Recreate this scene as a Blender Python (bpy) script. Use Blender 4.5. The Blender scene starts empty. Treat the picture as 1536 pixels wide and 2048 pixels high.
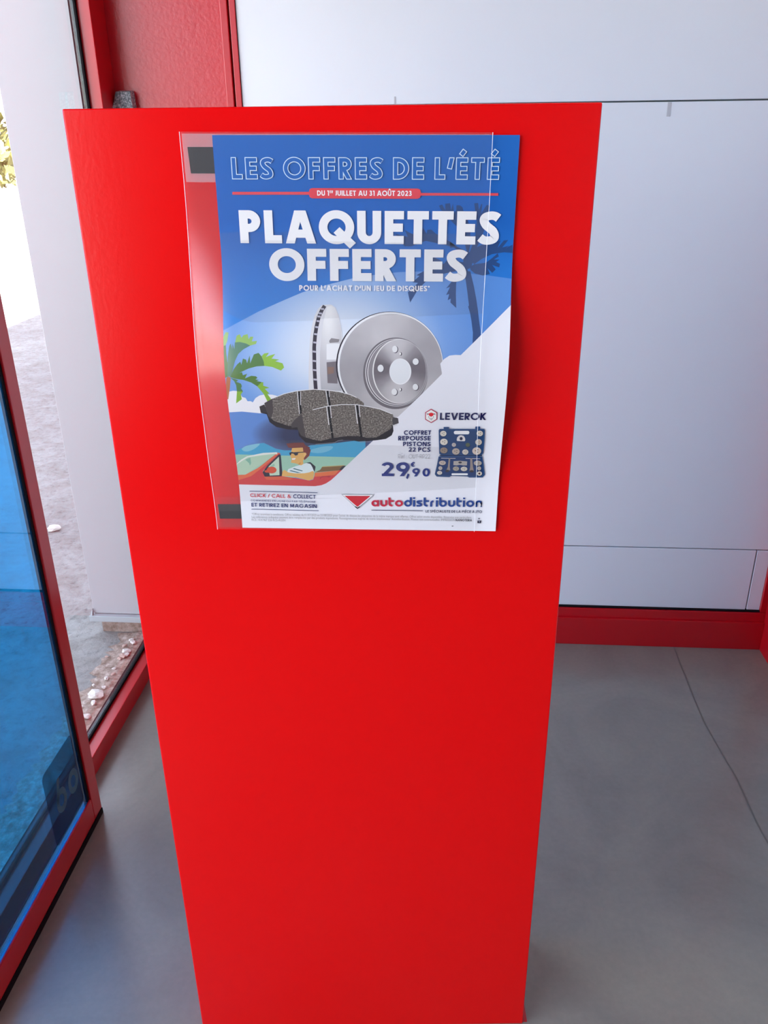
import bpy, bmesh, math, random
from mathutils import Vector, Matrix
from mathutils.geometry import tessellate_polygon

S = bpy.context.scene
COL = S.collection
random.seed(11)

# ------------------------------------------------------------------ camera
FOC = 1660.0
TH = math.atan(FOC / 3687.0)          # pitch down
RO = math.atan(46.0 / 3687.0)         # slight roll of the phone
CAMZ = 1.302
fw = Vector((0, math.cos(TH), -math.sin(TH)))
d0 = Vector((0, -math.sin(TH), -math.cos(TH)))
r0 = Vector((1, 0, 0))
dn = d0 * math.cos(RO) - r0 * math.sin(RO)
rt = r0 * math.cos(RO) + d0 * math.sin(RO)
cam = bpy.data.cameras.new('camera')
cam.sensor_fit = 'HORIZONTAL'
cam.sensor_width = 36.0
cam.lens = FOC * 36.0 / 1536.0
cam.clip_start = 0.01
cam.clip_end = 300
co = bpy.data.objects.new('camera', cam)
COL.objects.link(co)
M = Matrix((rt, -dn, -fw)).transposed().to_4x4()
M.translation = Vector((0, 0, CAMZ))
co.matrix_world = M
S.camera = co

# ------------------------------------------------------------------ room axes (the room is turned a little against the pedestal)
AL = math.atan(0.0797)
UX = Vector((math.cos(AL), -math.sin(AL), 0))
WX = Vector((math.sin(AL), math.cos(AL), 0))
def R(u, w, z=0.0):
    return UX * u + WX * w + Vector((0, 0, z))

# ------------------------------------------------------------------ world, sun, exposure
S.view_settings.view_transform = 'Standard'
S.view_settings.look = 'None'
S.view_settings.gamma = 1.0
S.view_settings.use_curve_mapping = False
S.view_settings.exposure = 2.13
S.cycles.use_denoising = True
S.cycles.max_bounces = 12
S.cycles.diffuse_bounces = 6
S.cycles.transparent_max_bounces = 16
S.cycles.sample_clamp_indirect = 6.0
S.cycles.caustics_reflective = False
S.cycles.caustics_refractive = False
SKY_STRENGTH = 0.38
SUN_ENERGY = 19.0
wd = bpy.data.worlds.new('sky'); S.world = wd
wd.use_nodes = True
nt = wd.node_tree
bg = nt.nodes['Background']
sk = nt.nodes.new('ShaderNodeTexSky')
sk.sky_type = 'NISHITA'
sk.sun_disc = False
sk.sun_elevation = math.radians(53)
sk.sun_rotation = math.radians(80)
sk.air_density = 0.8
sk.dust_density = 1.2
sk.ozone_density = 0.6
hz = nt.nodes.new('ShaderNodeHueSaturation')      # hazy, whitish summer sky
hz.inputs['Saturation'].default_value = 0.50
nt.links.new(sk.outputs[0], hz.inputs['Color'])
nt.links.new(hz.outputs[0], bg.inputs[0])
bg.inputs[1].default_value = SKY_STRENGTH
sl = bpy.data.lights.new('sun', 'SUN')
sl.energy = SUN_ENERGY
sl.angle = math.radians(0.6)
sl.color = (1.0, 0.955, 0.90)
so = bpy.data.objects.new('sun', sl); COL.objects.link(so)
sdir = R(-math.cos(math.radians(53)) * 0.97, -0.12, -math.sin(math.radians(53)))
so.rotation_euler = sdir.to_track_quat('-Z', 'Y').to_euler()
so.location = (8, 2, 12)

# ------------------------------------------------------------------ helpers
def lin(c):
    return tuple(x / 12.92 if x <= 0.04045 else ((x + 0.055) / 1.055) ** 2.4 for x in c)
def hx(h):
    return lin(tuple(int(h[i:i + 2], 16) / 255 for i in (0, 2, 4)))
def mat(name, col=(0.8, 0.8, 0.8), rough=0.5, spec=0.5, metal=0.0, coat=0.0):
    m = bpy.data.materials.new(name); m.use_nodes = True
    b = m.node_tree.nodes['Principled BSDF']
    b.inputs['Base Color'].default_value = (*col, 1)
    b.inputs['Roughness'].default_value = rough
    b.inputs['Specular IOR Level'].default_value = spec
    b.inputs['Metallic'].default_value = metal
    b.inputs['Coat Weight'].default_value = coat
    return m
def N(m, t, **kw):
    n = m.node_tree.nodes.new(t)
    for k, v in kw.items(): setattr(n, k, v)
    return n
def L(m, a, b):
    m.node_tree.links.new(a, b)
def bsdf(m): return m.node_tree.nodes['Principled BSDF']
def obco(m, scale=1.0):
    t = N(m, 'ShaderNodeNewGeometry')
    mp = N(m, 'ShaderNodeMapping'); mp.inputs['Scale'].default_value = (scale,) * 3 if not isinstance(scale, tuple) else scale
    L(m, t.outputs['Position'], mp.inputs['Vector'])
    return mp.outputs[0]
def noise(m, vec, scale, detail=4, rough=0.6, dist=0.0):
    n = N(m, 'ShaderNodeTexNoise')
    n.inputs['Scale'].default_value = scale; n.inputs['Detail'].default_value = detail
    n.inputs['Roughness'].default_value = rough; n.inputs['Distortion'].default_value = dist
    L(m, vec, n.inputs['Vector'])
    return n.outputs['Fac']
def ramp(m, fac, stops):
    r = N(m, 'ShaderNodeValToRGB'); e = r.color_ramp.elements
    while len(e) < len(stops): e.new(0.5)
    for i, (p, c) in enumerate(stops):
        e[i].position = p; e[i].color = (*c, 1) if len(c) == 3 else c
    L(m, fac, r.inputs[0])
    return r.outputs[0]
def mixc(m, fac, a, b, mode='MIX'):
    n = N(m, 'ShaderNodeMix', data_type='RGBA', blend_type=mode)
    for sock, v in ((n.inputs[0], fac), (n.inputs[6], a), (n.inputs[7], b)):
        if hasattr(v, 'links'): L(m, v, sock)
        else: sock.default_value = v if not isinstance(v, tuple) else (*v, 1)
    return n.outputs[2]
def math_(m, op, a, b=0.0, clamp=False):
    n = N(m, 'ShaderNodeMath', operation=op, use_clamp=clamp)
    for sock, v in ((n.inputs[0], a), (n.inputs[1], b)):
        if hasattr(v, 'links'): L(m, v, sock)
        else: sock.default_value = v
    return n.outputs[0]
def bump(m, h, strength, dist=0.01):
    n = N(m, 'ShaderNodeBump'); n.inputs['Strength'].default_value = strength; n.inputs['Distance'].default_value = dist
    L(m, h, n.inputs['Height']); L(m, n.outputs[0], bsdf(m).inputs['Normal'])

def link(name, verts, faces, m, parent=None, smooth=False, bevel=0.0, seg=2):
    """one mesh object; verts are world coordinates, moved under the parent's base point"""
    base = parent['_base'] if parent is not None else None
    me = bpy.data.meshes.new(name)
    off = Vector(base) if base is not None else Vector((0, 0, 0))
    me.from_pydata([tuple(Vector(v) - off) for v in verts], [], faces)
    me.update()
    bm = bmesh.new(); bm.from_mesh(me)
    bmesh.ops.recalc_face_normals(bm, faces=bm.faces)
    if bevel:
        bmesh.ops.bevel(bm, geom=[e for e in bm.edges], offset=bevel, segments=seg, affect='EDGES', profile=0.6)
    bm.to_mesh(me); bm.free()
    if smooth:
        for p in me.polygons: p.use_smooth = True
    for mm_ in (m if isinstance(m, (list, tuple)) else [m]): me.materials.append(mm_)
    o = bpy.data.objects.new(name, me); COL.objects.link(o)
    if parent is not None: o.parent = parent
    return o
def tag(o, label, cat, group=None, kind=None):
    o['label'] = label; o['category'] = cat
    if group: o['group'] = group
    if kind: o['kind'] = kind
    return o
BASES = []
def empty(name, loc, label=None, cat=None, group=None, kind=None):
    o = bpy.data.objects.new(name, None); COL.objects.link(o)
    o.location = loc; o.empty_display_size = 0.1
    o['_base'] = tuple(loc); BASES.append(o)
    if label: tag(o, label, cat, group, kind)
    return o
class MB:
    """collects boxes in room coordinates (u, w, z) into one mesh"""
    def __init__(s): s.v = []; s.f = []
    def box(s, u0, u1, w0, w1, z0, z1):
        i = len(s.v)
        for z in (z0, z1):
            for (u, w) in ((u0, w0), (u1, w0), (u1, w1), (u0, w1)): s.v.append(R(u, w, z))
        for q in ((0, 3, 2, 1), (4, 5, 6, 7), (0, 1, 5, 4), (1, 2, 6, 5), (2, 3, 7, 6), (3, 0, 4, 7)):
            s.f.append(tuple(i + k for k in q))
        return s
    def put(s, name, m, parent=None, bevel=0.0, **kw):
        return link(name, s.v, s.f, m, parent, bevel=bevel, **kw)
def box(name, m, b, parent=None, bevel=0.0, **kw):
    return MB().box(*b).put(name, m, parent, bevel, **kw)
def cbox(x0, x1, y0, y1, z0, z1):
    v = [(x, y, z) for z in (z0, z1) for (x, y) in ((x0, y0), (x1, y0), (x1, y1), (x0, y1))]
    f = [(0, 3, 2, 1), (4, 5, 6, 7), (0, 1, 5, 4), (1, 2, 6, 5), (2, 3, 7, 6), (3, 0, 4, 7)]
    return v, f

# ------------------------------------------------------------------ materials
def red_paint(name, col=(0.62, 0.006, 0.010), rough=0.28, orange=0.05, scale=420, spec=0.5):
    m = mat(name, col, rough, spec)
    if orange: bump(m, noise(m, obco(m), scale, 2, 0.5), orange, 0.002)
    return m
M_BOX = red_paint('pedestal_red_gloss_paint', (0.72, 0.0015, 0.0025), 0.20, 0.045, 260, 0.25)
M_RED = red_paint('frame_red_lacquer', (0.50, 0.003, 0.010), 0.30, 0.03, 420, 0.6)
M_COLRED = red_paint('column_red_brushed_paint', (0.52, 0.012, 0.022), 0.30, 0.25, 130, 0.55)
M_WHITE = mat('white_wall_panel', (0.70, 0.71, 0.74), 0.3, 0.3)
_n = noise(M_WHITE, obco(M_WHITE, (1, 1, 0.4)), 2.2, 3)
L(M_WHITE, ramp(M_WHITE, _n, [(0.3, (0.75, 0.785, 0.82)), (0.7, (0.77, 0.80, 0.83))]), bsdf(M_WHITE).inputs['Base Color'])
M_SMUDGE = mat('grey_smudge', (0.50, 0.50, 0.52), 0.6)
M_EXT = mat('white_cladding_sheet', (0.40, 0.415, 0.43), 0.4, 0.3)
M_DARK = mat('black_rubber', (0.008, 0.007, 0.009), 0.7, 0.1)
M_GAP = mat('panel_joint_backing', (0.12, 0.15, 0.15), 0.7)
M_DIM = mat('grey_lobby_wall', (0.42, 0.435, 0.46), 0.6, 0.3)
M_CEIL = mat('ceiling_white', (0.75, 0.75, 0.74), 0.7)
M_MAG = mat('magnetic_tape_black', (0.02, 0.02, 0.022), 0.45)
M_CONC = mat('polished_concrete_floor', (0.2, 0.2, 0.2), 0.3, 0.6)
v = obco(M_CONC)
n1 = noise(M_CONC, v, 1.3, 5, 0.55, 0.6); n2 = noise(M_CONC, v, 3.2, 9, 0.66, 1.0); n3 = noise(M_CONC, v, 90, 3, 0.6)
c1 = ramp(M_CONC, n1, [(0.3, (0.205, 0.192, 0.168)), (0.5, (0.225, 0.211, 0.184)), (0.72, (0.262, 0.240, 0.198))])
c2 = ramp(M_CONC, n2, [(0.30, (0.86, 0.86, 0.87)), (0.50, (1.0, 1.0, 1.0)), (0.74, (1.16, 1.15, 1.11))])
c3 = ramp(M_CONC, n3, [(0.3, (0.96, 0.96, 0.96)), (0.7, (1.03, 1.03, 1.03))])
L(M_CONC, mixc(M_CONC, 1.0, mixc(M_CONC, 1.0, c1, c2, 'MULTIPLY'), c3, 'MULTIPLY'), bsdf(M_CONC).inputs['Base Color'])
L(M_CONC, ramp(M_CONC, n2, [(0.3, (0.18,) * 3), (0.7, (0.26,) * 3)]), bsdf(M_CONC).inputs['Roughness'])
bump(M_CONC, n2, 0.04, 0.004)
M_JOINT = mat('floor_joint_dark', (0.13, 0.122, 0.11), 0.6)
M_GROUND = mat('outdoor_gravelly_concrete', (0.4, 0.4, 0.4), 0.9, 0.15)
v = obco(M_GROUND)
n1 = noise(M_GROUND, v, 1.1, 4, 0.6, 0.4); n2 = noise(M_GROUND, v, 38, 5, 0.75); n3 = noise(M_GROUND, v, 9, 4, 0.7, 0.8)
c1 = ramp(M_GROUND, n1, [(0.35, (0.235, 0.222, 0.218)), (0.6, (0.285, 0.274, 0.266))])
c2 = ramp(M_GROUND, n2, [(0.30, (0.55, 0.55, 0.56)), (0.46, (0.98, 0.98, 0.98)), (0.66, (1.12, 1.12, 1.10))])
c3 = ramp(M_GROUND, n3, [(0.35, (0.80, 0.77, 0.75)), (0.6, (1.05, 1.05, 1.05))])
L(M_GROUND, mixc(M_GROUND, 1.0, mixc(M_GROUND, 1.0, c1, c2, 'MULTIPLY'), c3, 'MULTIPLY'), bsdf(M_GROUND).inputs['Base Color'])
bump(M_GROUND, n2, 0.5, 0.01)
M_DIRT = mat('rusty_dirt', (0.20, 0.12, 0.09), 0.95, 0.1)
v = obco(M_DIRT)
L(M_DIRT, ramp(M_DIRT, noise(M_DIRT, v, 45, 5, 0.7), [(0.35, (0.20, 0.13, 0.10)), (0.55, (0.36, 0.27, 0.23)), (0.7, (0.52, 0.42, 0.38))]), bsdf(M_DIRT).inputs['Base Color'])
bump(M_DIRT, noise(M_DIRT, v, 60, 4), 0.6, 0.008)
M_STONE = mat('pale_stone_chip', (0.66, 0.60, 0.56), 0.85, 0.2)
M_STONE2 = mat('pinkish_stone_chip', (0.50, 0.34, 0.29), 0.85, 0.2)
M_FOAM = mat('speckled_grey_foam', (0.15, 0.17, 0.18), 0.9, 0.2)
L(M_FOAM, ramp(M_FOAM, noise(M_FOAM, obco(M_FOAM), 260, 3, 0.7), [(0.38, (0.12, 0.15, 0.16)), (0.52, (0.30, 0.35, 0.37)), (0.66, (0.70, 0.75, 0.77))]), bsdf(M_FOAM).inputs['Base Color'])
bump(M_FOAM, noise(M_FOAM, obco(M_FOAM), 200, 3), 0.7, 0.004)
def glass(name, tint, refl=0.0, rough=0.0, gcol=(1, 1, 1), ior=1.5):
    m = bpy.data.materials.new(name); m.use_nodes = True
    t = m.node_tree; t.nodes.remove(t.nodes['Principled BSDF'])
    out = t.nodes['Material Output']
    tr = N(m, 'ShaderNodeBsdfTransparent'); tr.inputs[0].default_value = (*tint, 1)
    gl = N(m, 'ShaderNodeBsdfGlossy'); gl.inputs[0].default_value = (*gcol, 1); gl.inputs['Roughness'].default_value = rough
    lw = N(m, 'ShaderNodeLayerWeight'); lw.inputs[0].default_value = 0.5
    f0 = ((ior - 1) / (ior + 1)) ** 2
    f = math_(m, 'ADD', math_(m, 'MULTIPLY', math_(m, 'POWER', lw.outputs['Facing'], 5.0), 1 - f0), f0 + refl, True)
    mx = N(m, 'ShaderNodeMixShader')
    L(m, f, mx.inputs[0]); L(m, tr.outputs[0], mx.inputs[1]); L(m, gl.outputs[0], mx.inputs[2])
    L(m, mx.outputs[0], out.inputs[0])
    return m
M_GLASS = glass('clear_window_glass', (0.97, 0.985, 0.98), 0.0)
M_BLUE = glass('blue_tinted_glass', (0.15, 0.66, 0.98), 0.06, 0.0, (0.85, 0.93, 1.0))
M_RING = mat('faded_teal_print', (0.03, 0.11, 0.17), 0.5)
def film(name, haze, fcol=(0.85, 0.85, 0.9), rough=0.20, ior=1.5):
    m = glass(name, (0.97, 0.97, 0.97), -0.012, rough, (1, 1, 1), ior)
    out = m.node_tree.nodes['Material Output']; src = out.inputs[0].links[0].from_socket
    df = N(m, 'ShaderNodeBsdfDiffuse'); df.inputs[0].default_value = (*fcol, 1)
    mx = N(m, 'ShaderNodeMixShader'); mx.inputs[0].default_value = haze
    L(m, src, mx.inputs[1]); L(m, df.outputs[0], mx.inputs[2]); L(m, mx.outputs[0], out.inputs[0])
    return m
M_STICK = film('smoky_sticker', 0.68, (0.012, 0.035, 0.085), 0.3)
M_FILM = film('clear_plastic_film', 0.02)
M_FILMB = film('clear_plastic_film_back', 0.02)
M_WELD = film('milky_plastic_weld', 0.26)
M_SEAM = mat('plastic_edge', (0.85, 0.88, 0.92), 0.25, 0.6)
M_LEAF = mat('sunny_leaves', (0.17, 0.21, 0.03), 0.7)
L(M_LEAF, ramp(M_LEAF, noise(M_LEAF, obco(M_LEAF), 3.0, 4), [(0.3, (0.03, 0.035, 0.008)), (0.5, (0.10, 0.10, 0.02)), (0.72, (0.30, 0.27, 0.06))]), bsdf(M_LEAF).inputs['Base Color'])
M_BARK = mat('bark', (0.12, 0.08, 0.05), 0.9)
M_ALU = mat('white_enamel_trim', (0.75, 0.75, 0.76), 0.4)
M_PAPERB = mat('paper_back', (0.80, 0.80, 0.83), 0.6)

# ================================================================== SETTING
o = box('floor', M_CONC, (-0.90, 3.2, -3.0, 2.2, -0.06, 0.0)); tag(o, 'worn grey polished concrete floor around the red pedestal', 'floor', kind='structure')
pts = [(0.645, 2.006), (0.640, 1.81), (0.640, 1.67), (0.650, 1.56), (0.658, 1.48), (0.658, 1.36), (0.668, 1.25), (0.672, 0.9), (0.69, 0.2)]
vv, ff = [], []
for i, (u, w) in enumerate(pts):
    vv += [R(u - 0.0014, w, 0.0006), R(u + 0.0014, w, 0.0006)]
    if i: ff.append((2 * i - 2, 2 * i - 1, 2 * i + 1, 2 * i))
j = link('floor_joint', vv, ff, M_JOINT, None); j.parent = o

CZ = 2.70
o = box('ceiling', M_CEIL, (-0.772, 0.95, -2.75, 2.12, CZ, CZ + 0.1)); tag(o, 'white ceiling of the entrance lobby', 'ceiling', kind='structure')

# ---- back wall: white panels in a red frame on a red plinth
wb = empty('wall_back', R(0, 2.03, 0), 'white panelled back wall behind the red pedestal', 'wall', kind='structure')
box('backing', M_GAP, (-0.466, 0.877, 2.034, 2.075, 0.0, CZ), wb)
G = 0.0016
for (u0, u1, z0, z1) in ((-0.465, 0.862, 1.368 + G, 2.66), (-0.465, 0.862, 0.299 + G, 1.368 - G),
                         (-0.465, 0.826 - G, 0.1175, 0.299 - G), (0.826 + G, 0.862, 0.1175, 0.299 - G)):
    box('wall_panel', M_WHITE, (u0, u1, 2.024, 2.0345, z0, z1), wb, bevel=0.0008, seg=1)
box('smudge', M_SMUDGE, (0.4605, 0.4685, 2.0232, 2.0242, 1.338, 1.3655), wb, bevel=0.0004, seg=1)
box('smudge', M_SMUDGE, (-0.128, -0.124, 2.0232, 2.0242, 1.3705, 1.385), wb, bevel=0.0004, seg=1)
pl = empty('baseboard_back', R(0.2, 2.03, 0), 'dark red metal plinth along the bottom of the white back wall', 'baseboard', kind='structure')
box('plinth', M_RED, (-0.50, 0.877, 2.008, 2.034, 0.0, 0.085), pl, bevel=0.0012, seg=2)
box('frame_rail', M_RED, (-0.50, 0.877, 2.0145, 2.0338, 0.0851, 0.1125), pl, bevel=0.001, seg=2)
box('gasket', M_DARK, (-0.465, 0.862, 2.0185, 2.0338, 0.1135, 0.1172), pl)
# ---- red profiles left and right of the white panels
t = empty('trim_1', R(-0.49, 2.05, 0), 'stepped red metal profile at the left edge of the white panels', 'trim', kind='structure')
box('profile', M_RED, (-0.4995, -0.4835, 2.022, 2.11, 0.0, CZ), t, bevel=0.0015)
box('profile', M_RED, (-0.4785, -0.4655, 2.020, 2.034, 0.1175, CZ), t, bevel=0.0012)
box('groove', M_RED, (-0.486, -0.466, 2.045, 2.11, 0.0, CZ), t)
box('gasket', M_DARK, (-0.4662, -0.4648, 2.0225, 2.034, 0.1175, CZ), t)
t = empty('trim_2', R(0.87, 2.02, 0), 'red upright profile in the right corner of the white wall', 'trim', kind='structure')
box('profile', M_RED, (0.862, 0.877, 2.016, 2.034, 0.1135, CZ), t, bevel=0.001)
# ---- red column in the left corner
t = empty('trim_3', R(-0.65, 2.1, 0), 'textured red column cladding in the left corner', 'column', kind='structure')
box('cladding', M_COLRED, (-0.775, -0.492, 2.08, 2.115, 0.0, CZ), t)
# ---- right wall
wr = empty('wall_right', R(0.9, 0, 0), 'grey right wall with red frame base', 'wall', kind='structure')
box('panel', M_DIM, (0.885, 0.93, -2.72, 1.899, 0.1005, CZ), wr)
box('frame_post', M_RED, (0.877, 0.93, 1.90, 2.034, 0.0, CZ), wr)
box('plinth', M_RED, (0.880, 0.93, -2.72, 1.90, 0.0, 0.10), wr)
# ---- wall behind the camera
wf = box('wall_front', M_DIM, (-0.86, 0.93, -2.78, -2.72, 0.0, CZ)); tag(wf, 'plain grey wall behind the camera', 'wall', kind='structure')
# ---- facade: fascia above doors, exterior wing
wl = empty('wall_left', R(-0.82, 0, 2.3), 'red fascia above the glazed shop front, with unseen parts added to block sky and sun', 'wall', kind='structure')
box('fascia', M_RED, (-0.86, -0.7725, -2.78, 2.078, 2.36, 3.3), wl)
box('fascia', M_RED, (-0.86, -0.7725, 0.72, 2.078, 1.9005, 2.3595), wl)  # unseen infill below the fascia, added to cut sky light on the back wall
box('shade_parapet', M_EXT, (-0.8, 3.2, -2.78, 2.2, 2.82, 3.3), wl)  # unseen roof block, raised so the building shades the yard
we = empty('wall_exterior', R(-0.9, 2.0, 0), 'white sheet cladding wing outside beyond the window, its mass added to shade the yard', 'cladding', kind='structure')
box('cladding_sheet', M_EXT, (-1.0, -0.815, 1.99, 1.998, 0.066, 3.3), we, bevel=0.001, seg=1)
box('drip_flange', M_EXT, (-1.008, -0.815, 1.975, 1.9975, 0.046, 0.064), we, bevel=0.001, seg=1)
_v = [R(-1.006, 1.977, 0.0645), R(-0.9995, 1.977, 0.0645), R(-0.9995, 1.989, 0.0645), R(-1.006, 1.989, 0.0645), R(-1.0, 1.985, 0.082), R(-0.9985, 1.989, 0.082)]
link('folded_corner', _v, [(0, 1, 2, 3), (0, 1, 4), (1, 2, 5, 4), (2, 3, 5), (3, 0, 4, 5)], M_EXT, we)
box('base_strip', M_DIRT, (-0.985, -0.861, 1.9985, 2.10, 0.0, 0.0655), we)  # recessed rusty brown strip in the gap under the sheet
box('shade_mass', M_EXT, (-0.998, 3.2, 2.125, 14.0, 0.06, 3.3), we)  # unseen block added behind the sheet to cast shade over the yard
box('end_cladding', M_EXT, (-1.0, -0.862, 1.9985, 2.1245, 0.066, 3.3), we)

# ---- fixed window of the shop front
wn = empty('window_1', R(-0.81, 1.1, 0), 'clear fixed shop window in a red frame left of the pedestal', 'window', kind='structure')
box('bottom_rail', M_RED, (-0.815, -0.772, 0.72, 2.079, 0.0, 0.049), wn, bevel=0.0015)
box('stile', M_RED, (-0.818, -0.772, 1.994, 2.079, 0.0495, 1.90), wn, bevel=0.0015)
box('stile', M_RED, (-0.862, -0.772, 0.72, 0.77, 0.0495, 1.90), wn, bevel=0.0015)
box('top_rail', M_RED, (-0.862, -0.772, 0.7705, 1.9935, 1.85, 1.90), wn)  # out-of-view window top, set low to hold back sky light
g = MB().box(-0.815, -0.8, 0.7705, 1.9935, 0.0493, 0.0575).box(-0.815, -0.8, 1.985, 1.9937, 0.0575, 1.848)
g.put('gasket', M_DARK, wn)
box('window_pane', M_GLASS, (-0.811, -0.804, 0.772, 1.984, 0.0580, 1.848), wn)
wn2 = empty('blocking_bay', R(-0.81, -2.2, 0), 'closed grey infill bay added behind the camera to narrow the daylight', 'window', kind='structure')  # unseen bay added to block frontal daylight, so light comes from the left
box('bottom_rail', M_RED, (-0.862, -0.772, -2.715, -0.95, 0.0, 0.049), wn2)
box('stile', M_RED, (-0.862, -0.772, -1.01, -0.95, 0.0495, 2.36), wn2)
box('top_rail', M_RED, (-0.862, -0.772, -2.715, -1.011, 2.30, 2.3595), wn2)
box('blocking_panel', M_DIM, (-0.83, -0.79, -2.71, -1.011, 0.0495, 2.2995), wn2)
box('threshold', M_ALU, (-0.862, -0.772, -0.949, 0.719, 0.0, 0.012)).parent = wn2

# ---- sliding door leaf, parked open in front of the window
dr = empty('door_1', R(-0.729, 0.79, 0), 'sliding glass door leaf with blue tinted pane and red frame at the left', 'door', kind='structure')
WE = 1.302
box('stile', M_RED, (-0.729, -0.713, WE - 0.036, WE, 0.013, 2.25), dr, bevel=0.002)
box('stile', M_RED, (-0.729, -0.713, 0.78, 0.816, 0.013, 2.25), dr, bevel=0.002)
box('bottom_rail', M_RED, (-0.729, -0.713, 0.8165, WE - 0.0365, 0.013, 0.068), dr, bevel=0.002)
box('top_rail', M_RED, (-0.729, -0.713, 0.8165, WE - 0.0365, 2.19, 2.25), dr)
box('gasket', M_DARK, (-0.7255, -0.7162, WE - 0.0445, WE - 0.0365, 0.0685, 2.19), dr)
box('door_seal', M_DARK, (-0.731, -0.7115, 0.785, WE - 0.001, 0.0, 0.0128), dr)
pane = box('glass_pane', M_BLUE, (-0.7250, -0.7185, 0.817, WE - 0.0448, 0.0685, 2.189), dr)
box('glazing_bead', M_BLUE, (-0.7183, -0.7160, 0.817, WE - 0.0448, 0.0685, 0.0708), dr)
# smoky square sticker with two rings near the lower corner
def rrect(u0, w0, w1, z0, z1, r, n=6):
    out = []
    for cw, cz, a in ((w1 - r, z1 - r, 0), (w0 + r, z1 - r, 90), (w0 + r, z0 + r, 180), (w1 - r, z0 + r, 270)):
        for i in range(n + 1):
            t = math.radians(a + 90 * i / n); out.append(R(u0, cw + r * math.cos(t), cz + r * math.sin(t)))
    return out
vs = rrect(-0.7180, 1.122, 1.2485, 0.082, 0.252, 0.012)
stk = link('sticker', vs, [tuple(range(len(vs)))], M_STICK, dr); stk['label'] = 'smoky square sticker'
def ring(u, w, z, ro, ri, ky=1.25, n=28):
    v, f = [], []
    for i in range(n):
        t = 2 * math.pi * i / n
        v.append(R(u, w + ro * math.cos(t), z + ro * ky * math.sin(t))); v.append(R(u, w + ri * math.cos(t), z + ri * ky * math.sin(t)))
    for i in range(n):
        k = (i + 1) % n; f.append((2 * i, 2 * i + 1, 2 * k + 1, 2 * k))
    return v, f
v1, f1 = ring(-0.7176, 1.222, 0.156, 0.021, 0.010); v2, f2 = ring(-0.7176, 1.170, 0.157, 0.021, 0.010)
vs = v1 + v2; fs = f1 + [tuple(i + len(v1) for i in f) for f in f2]
k = len(vs); vs += [R(-0.7176, 1.150, 0.160), R(-0.7176, 1.160, 0.160), R(-0.7176, 1.178, 0.208), R(-0.7176, 1.167, 0.208)]; fs.append((k, k + 1, k + 2, k + 3))
link('printed_rings', vs, fs, M_RING, None)
pr = bpy.data.objects['printed_rings']
for v_ in pr.data.vertices: v_.co = v_.co - Vector(dr['_base'])
pr.parent = stk

# ---- outside ground
o = box('ground', M_GROUND, (-400, -0.8625, -300, 400, -0.10, -0.001)); tag(o, 'grey gravelly concrete yard outside, sunlit further out', 'ground', kind='structure')
random.seed(3)
vv, ff = [], []
NW = 90
for i in range(NW + 1):
    w = 0.7 + 1.29 * i / NW
    wid = 0.050 + 0.030 * random.random()
    for k in range(5):
        q = k / 4
        vv.append(R(-0.8155 - (wid + 0.048) * q, w, 0.0006 + (0.010 + 0.006 * random.random()) * (1 - q) * (0.4 + 0.6 * random.random())))
for i in range(NW):
    for k in range(4):
        a = i * 5 + k; ff.append((a, a + 1, a + 6, a + 5))
o = link('dirt_strip', vv, ff, M_DIRT); tag(o, 'reddish strip of grit and dirt along the outside of the window rail', 'dirt', kind='stuff')

def stone_mesh(seed, m):
    rnd = random.Random(seed)
    bm = bmesh.new(); bmesh.ops.create_icosphere(bm, subdivisions=2, radius=1.0)
    for v_ in bm.verts:
        k = 0.78 + 0.44 * rnd.random(); v_.co = Vector((v_.co.x * k * 1.25, v_.co.y * k * 0.9, v_.co.z * k * 0.55))
    me = bpy.data.meshes.new('stone_chip'); bm.to_mesh(me); bm.free(); me.materials.append(m)
    return me
SM = [stone_mesh(i, M_STONE if i % 3 else M_STONE2) for i in range(6)]
STONES = [(-1.432, 2.66, .019, 'large pale stone chip lying alone far out on the yard'),
          (-0.880, 1.684, .017, 'largest white stone chip close to the door edge by the window rail'),
          (-0.8535, 1.93, .008, None), (-0.876, 1.862, .009, None), (-0.868, 1.868, .008, None), (-0.8735, 1.885, .010, None), (-0.881, 1.852, .006, None),
          (-0.874, 1.655, .008, None), (-0.870, 1.60, .009, None), (-0.880, 1.585, .005, None), (-0.871, 1.57, .007, None),
          (-0.882, 1.76, .006, None), (-0.871, 1.78, .005, None), (-0.878, 1.805, .005, None), (-0.872, 1.72, .006, None),
          (-0.889, 1.915, .006, None), (-0.880, 1.945, .006, None), (-0.905, 1.73, .004, None), (-0.92, 1.86, .004, None), (-0.899, 1.64, .004, None)]
for i, (u, w, r_, lab) in enumerate(STONES):
    if u > -0.868: u = -0.870
    so_ = bpy.data.objects.new('stone_chip', SM[0 if i < 2 else i % 6] if i >= 2 else SM[1])
    COL.objects.link(so_)
    so_.location = R(u, w, r_ * 0.5 + (0.006 if u > -0.93 else -0.001)); so_.scale = (r_,) * 3
    so_.rotation_euler = (0, 0, random.uniform(0, 6.28))
    tag(so_, lab or 'small pale stone chip among the grit along the window rail', 'stone', 'stone chips along the window rail' if not lab else None)

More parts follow.
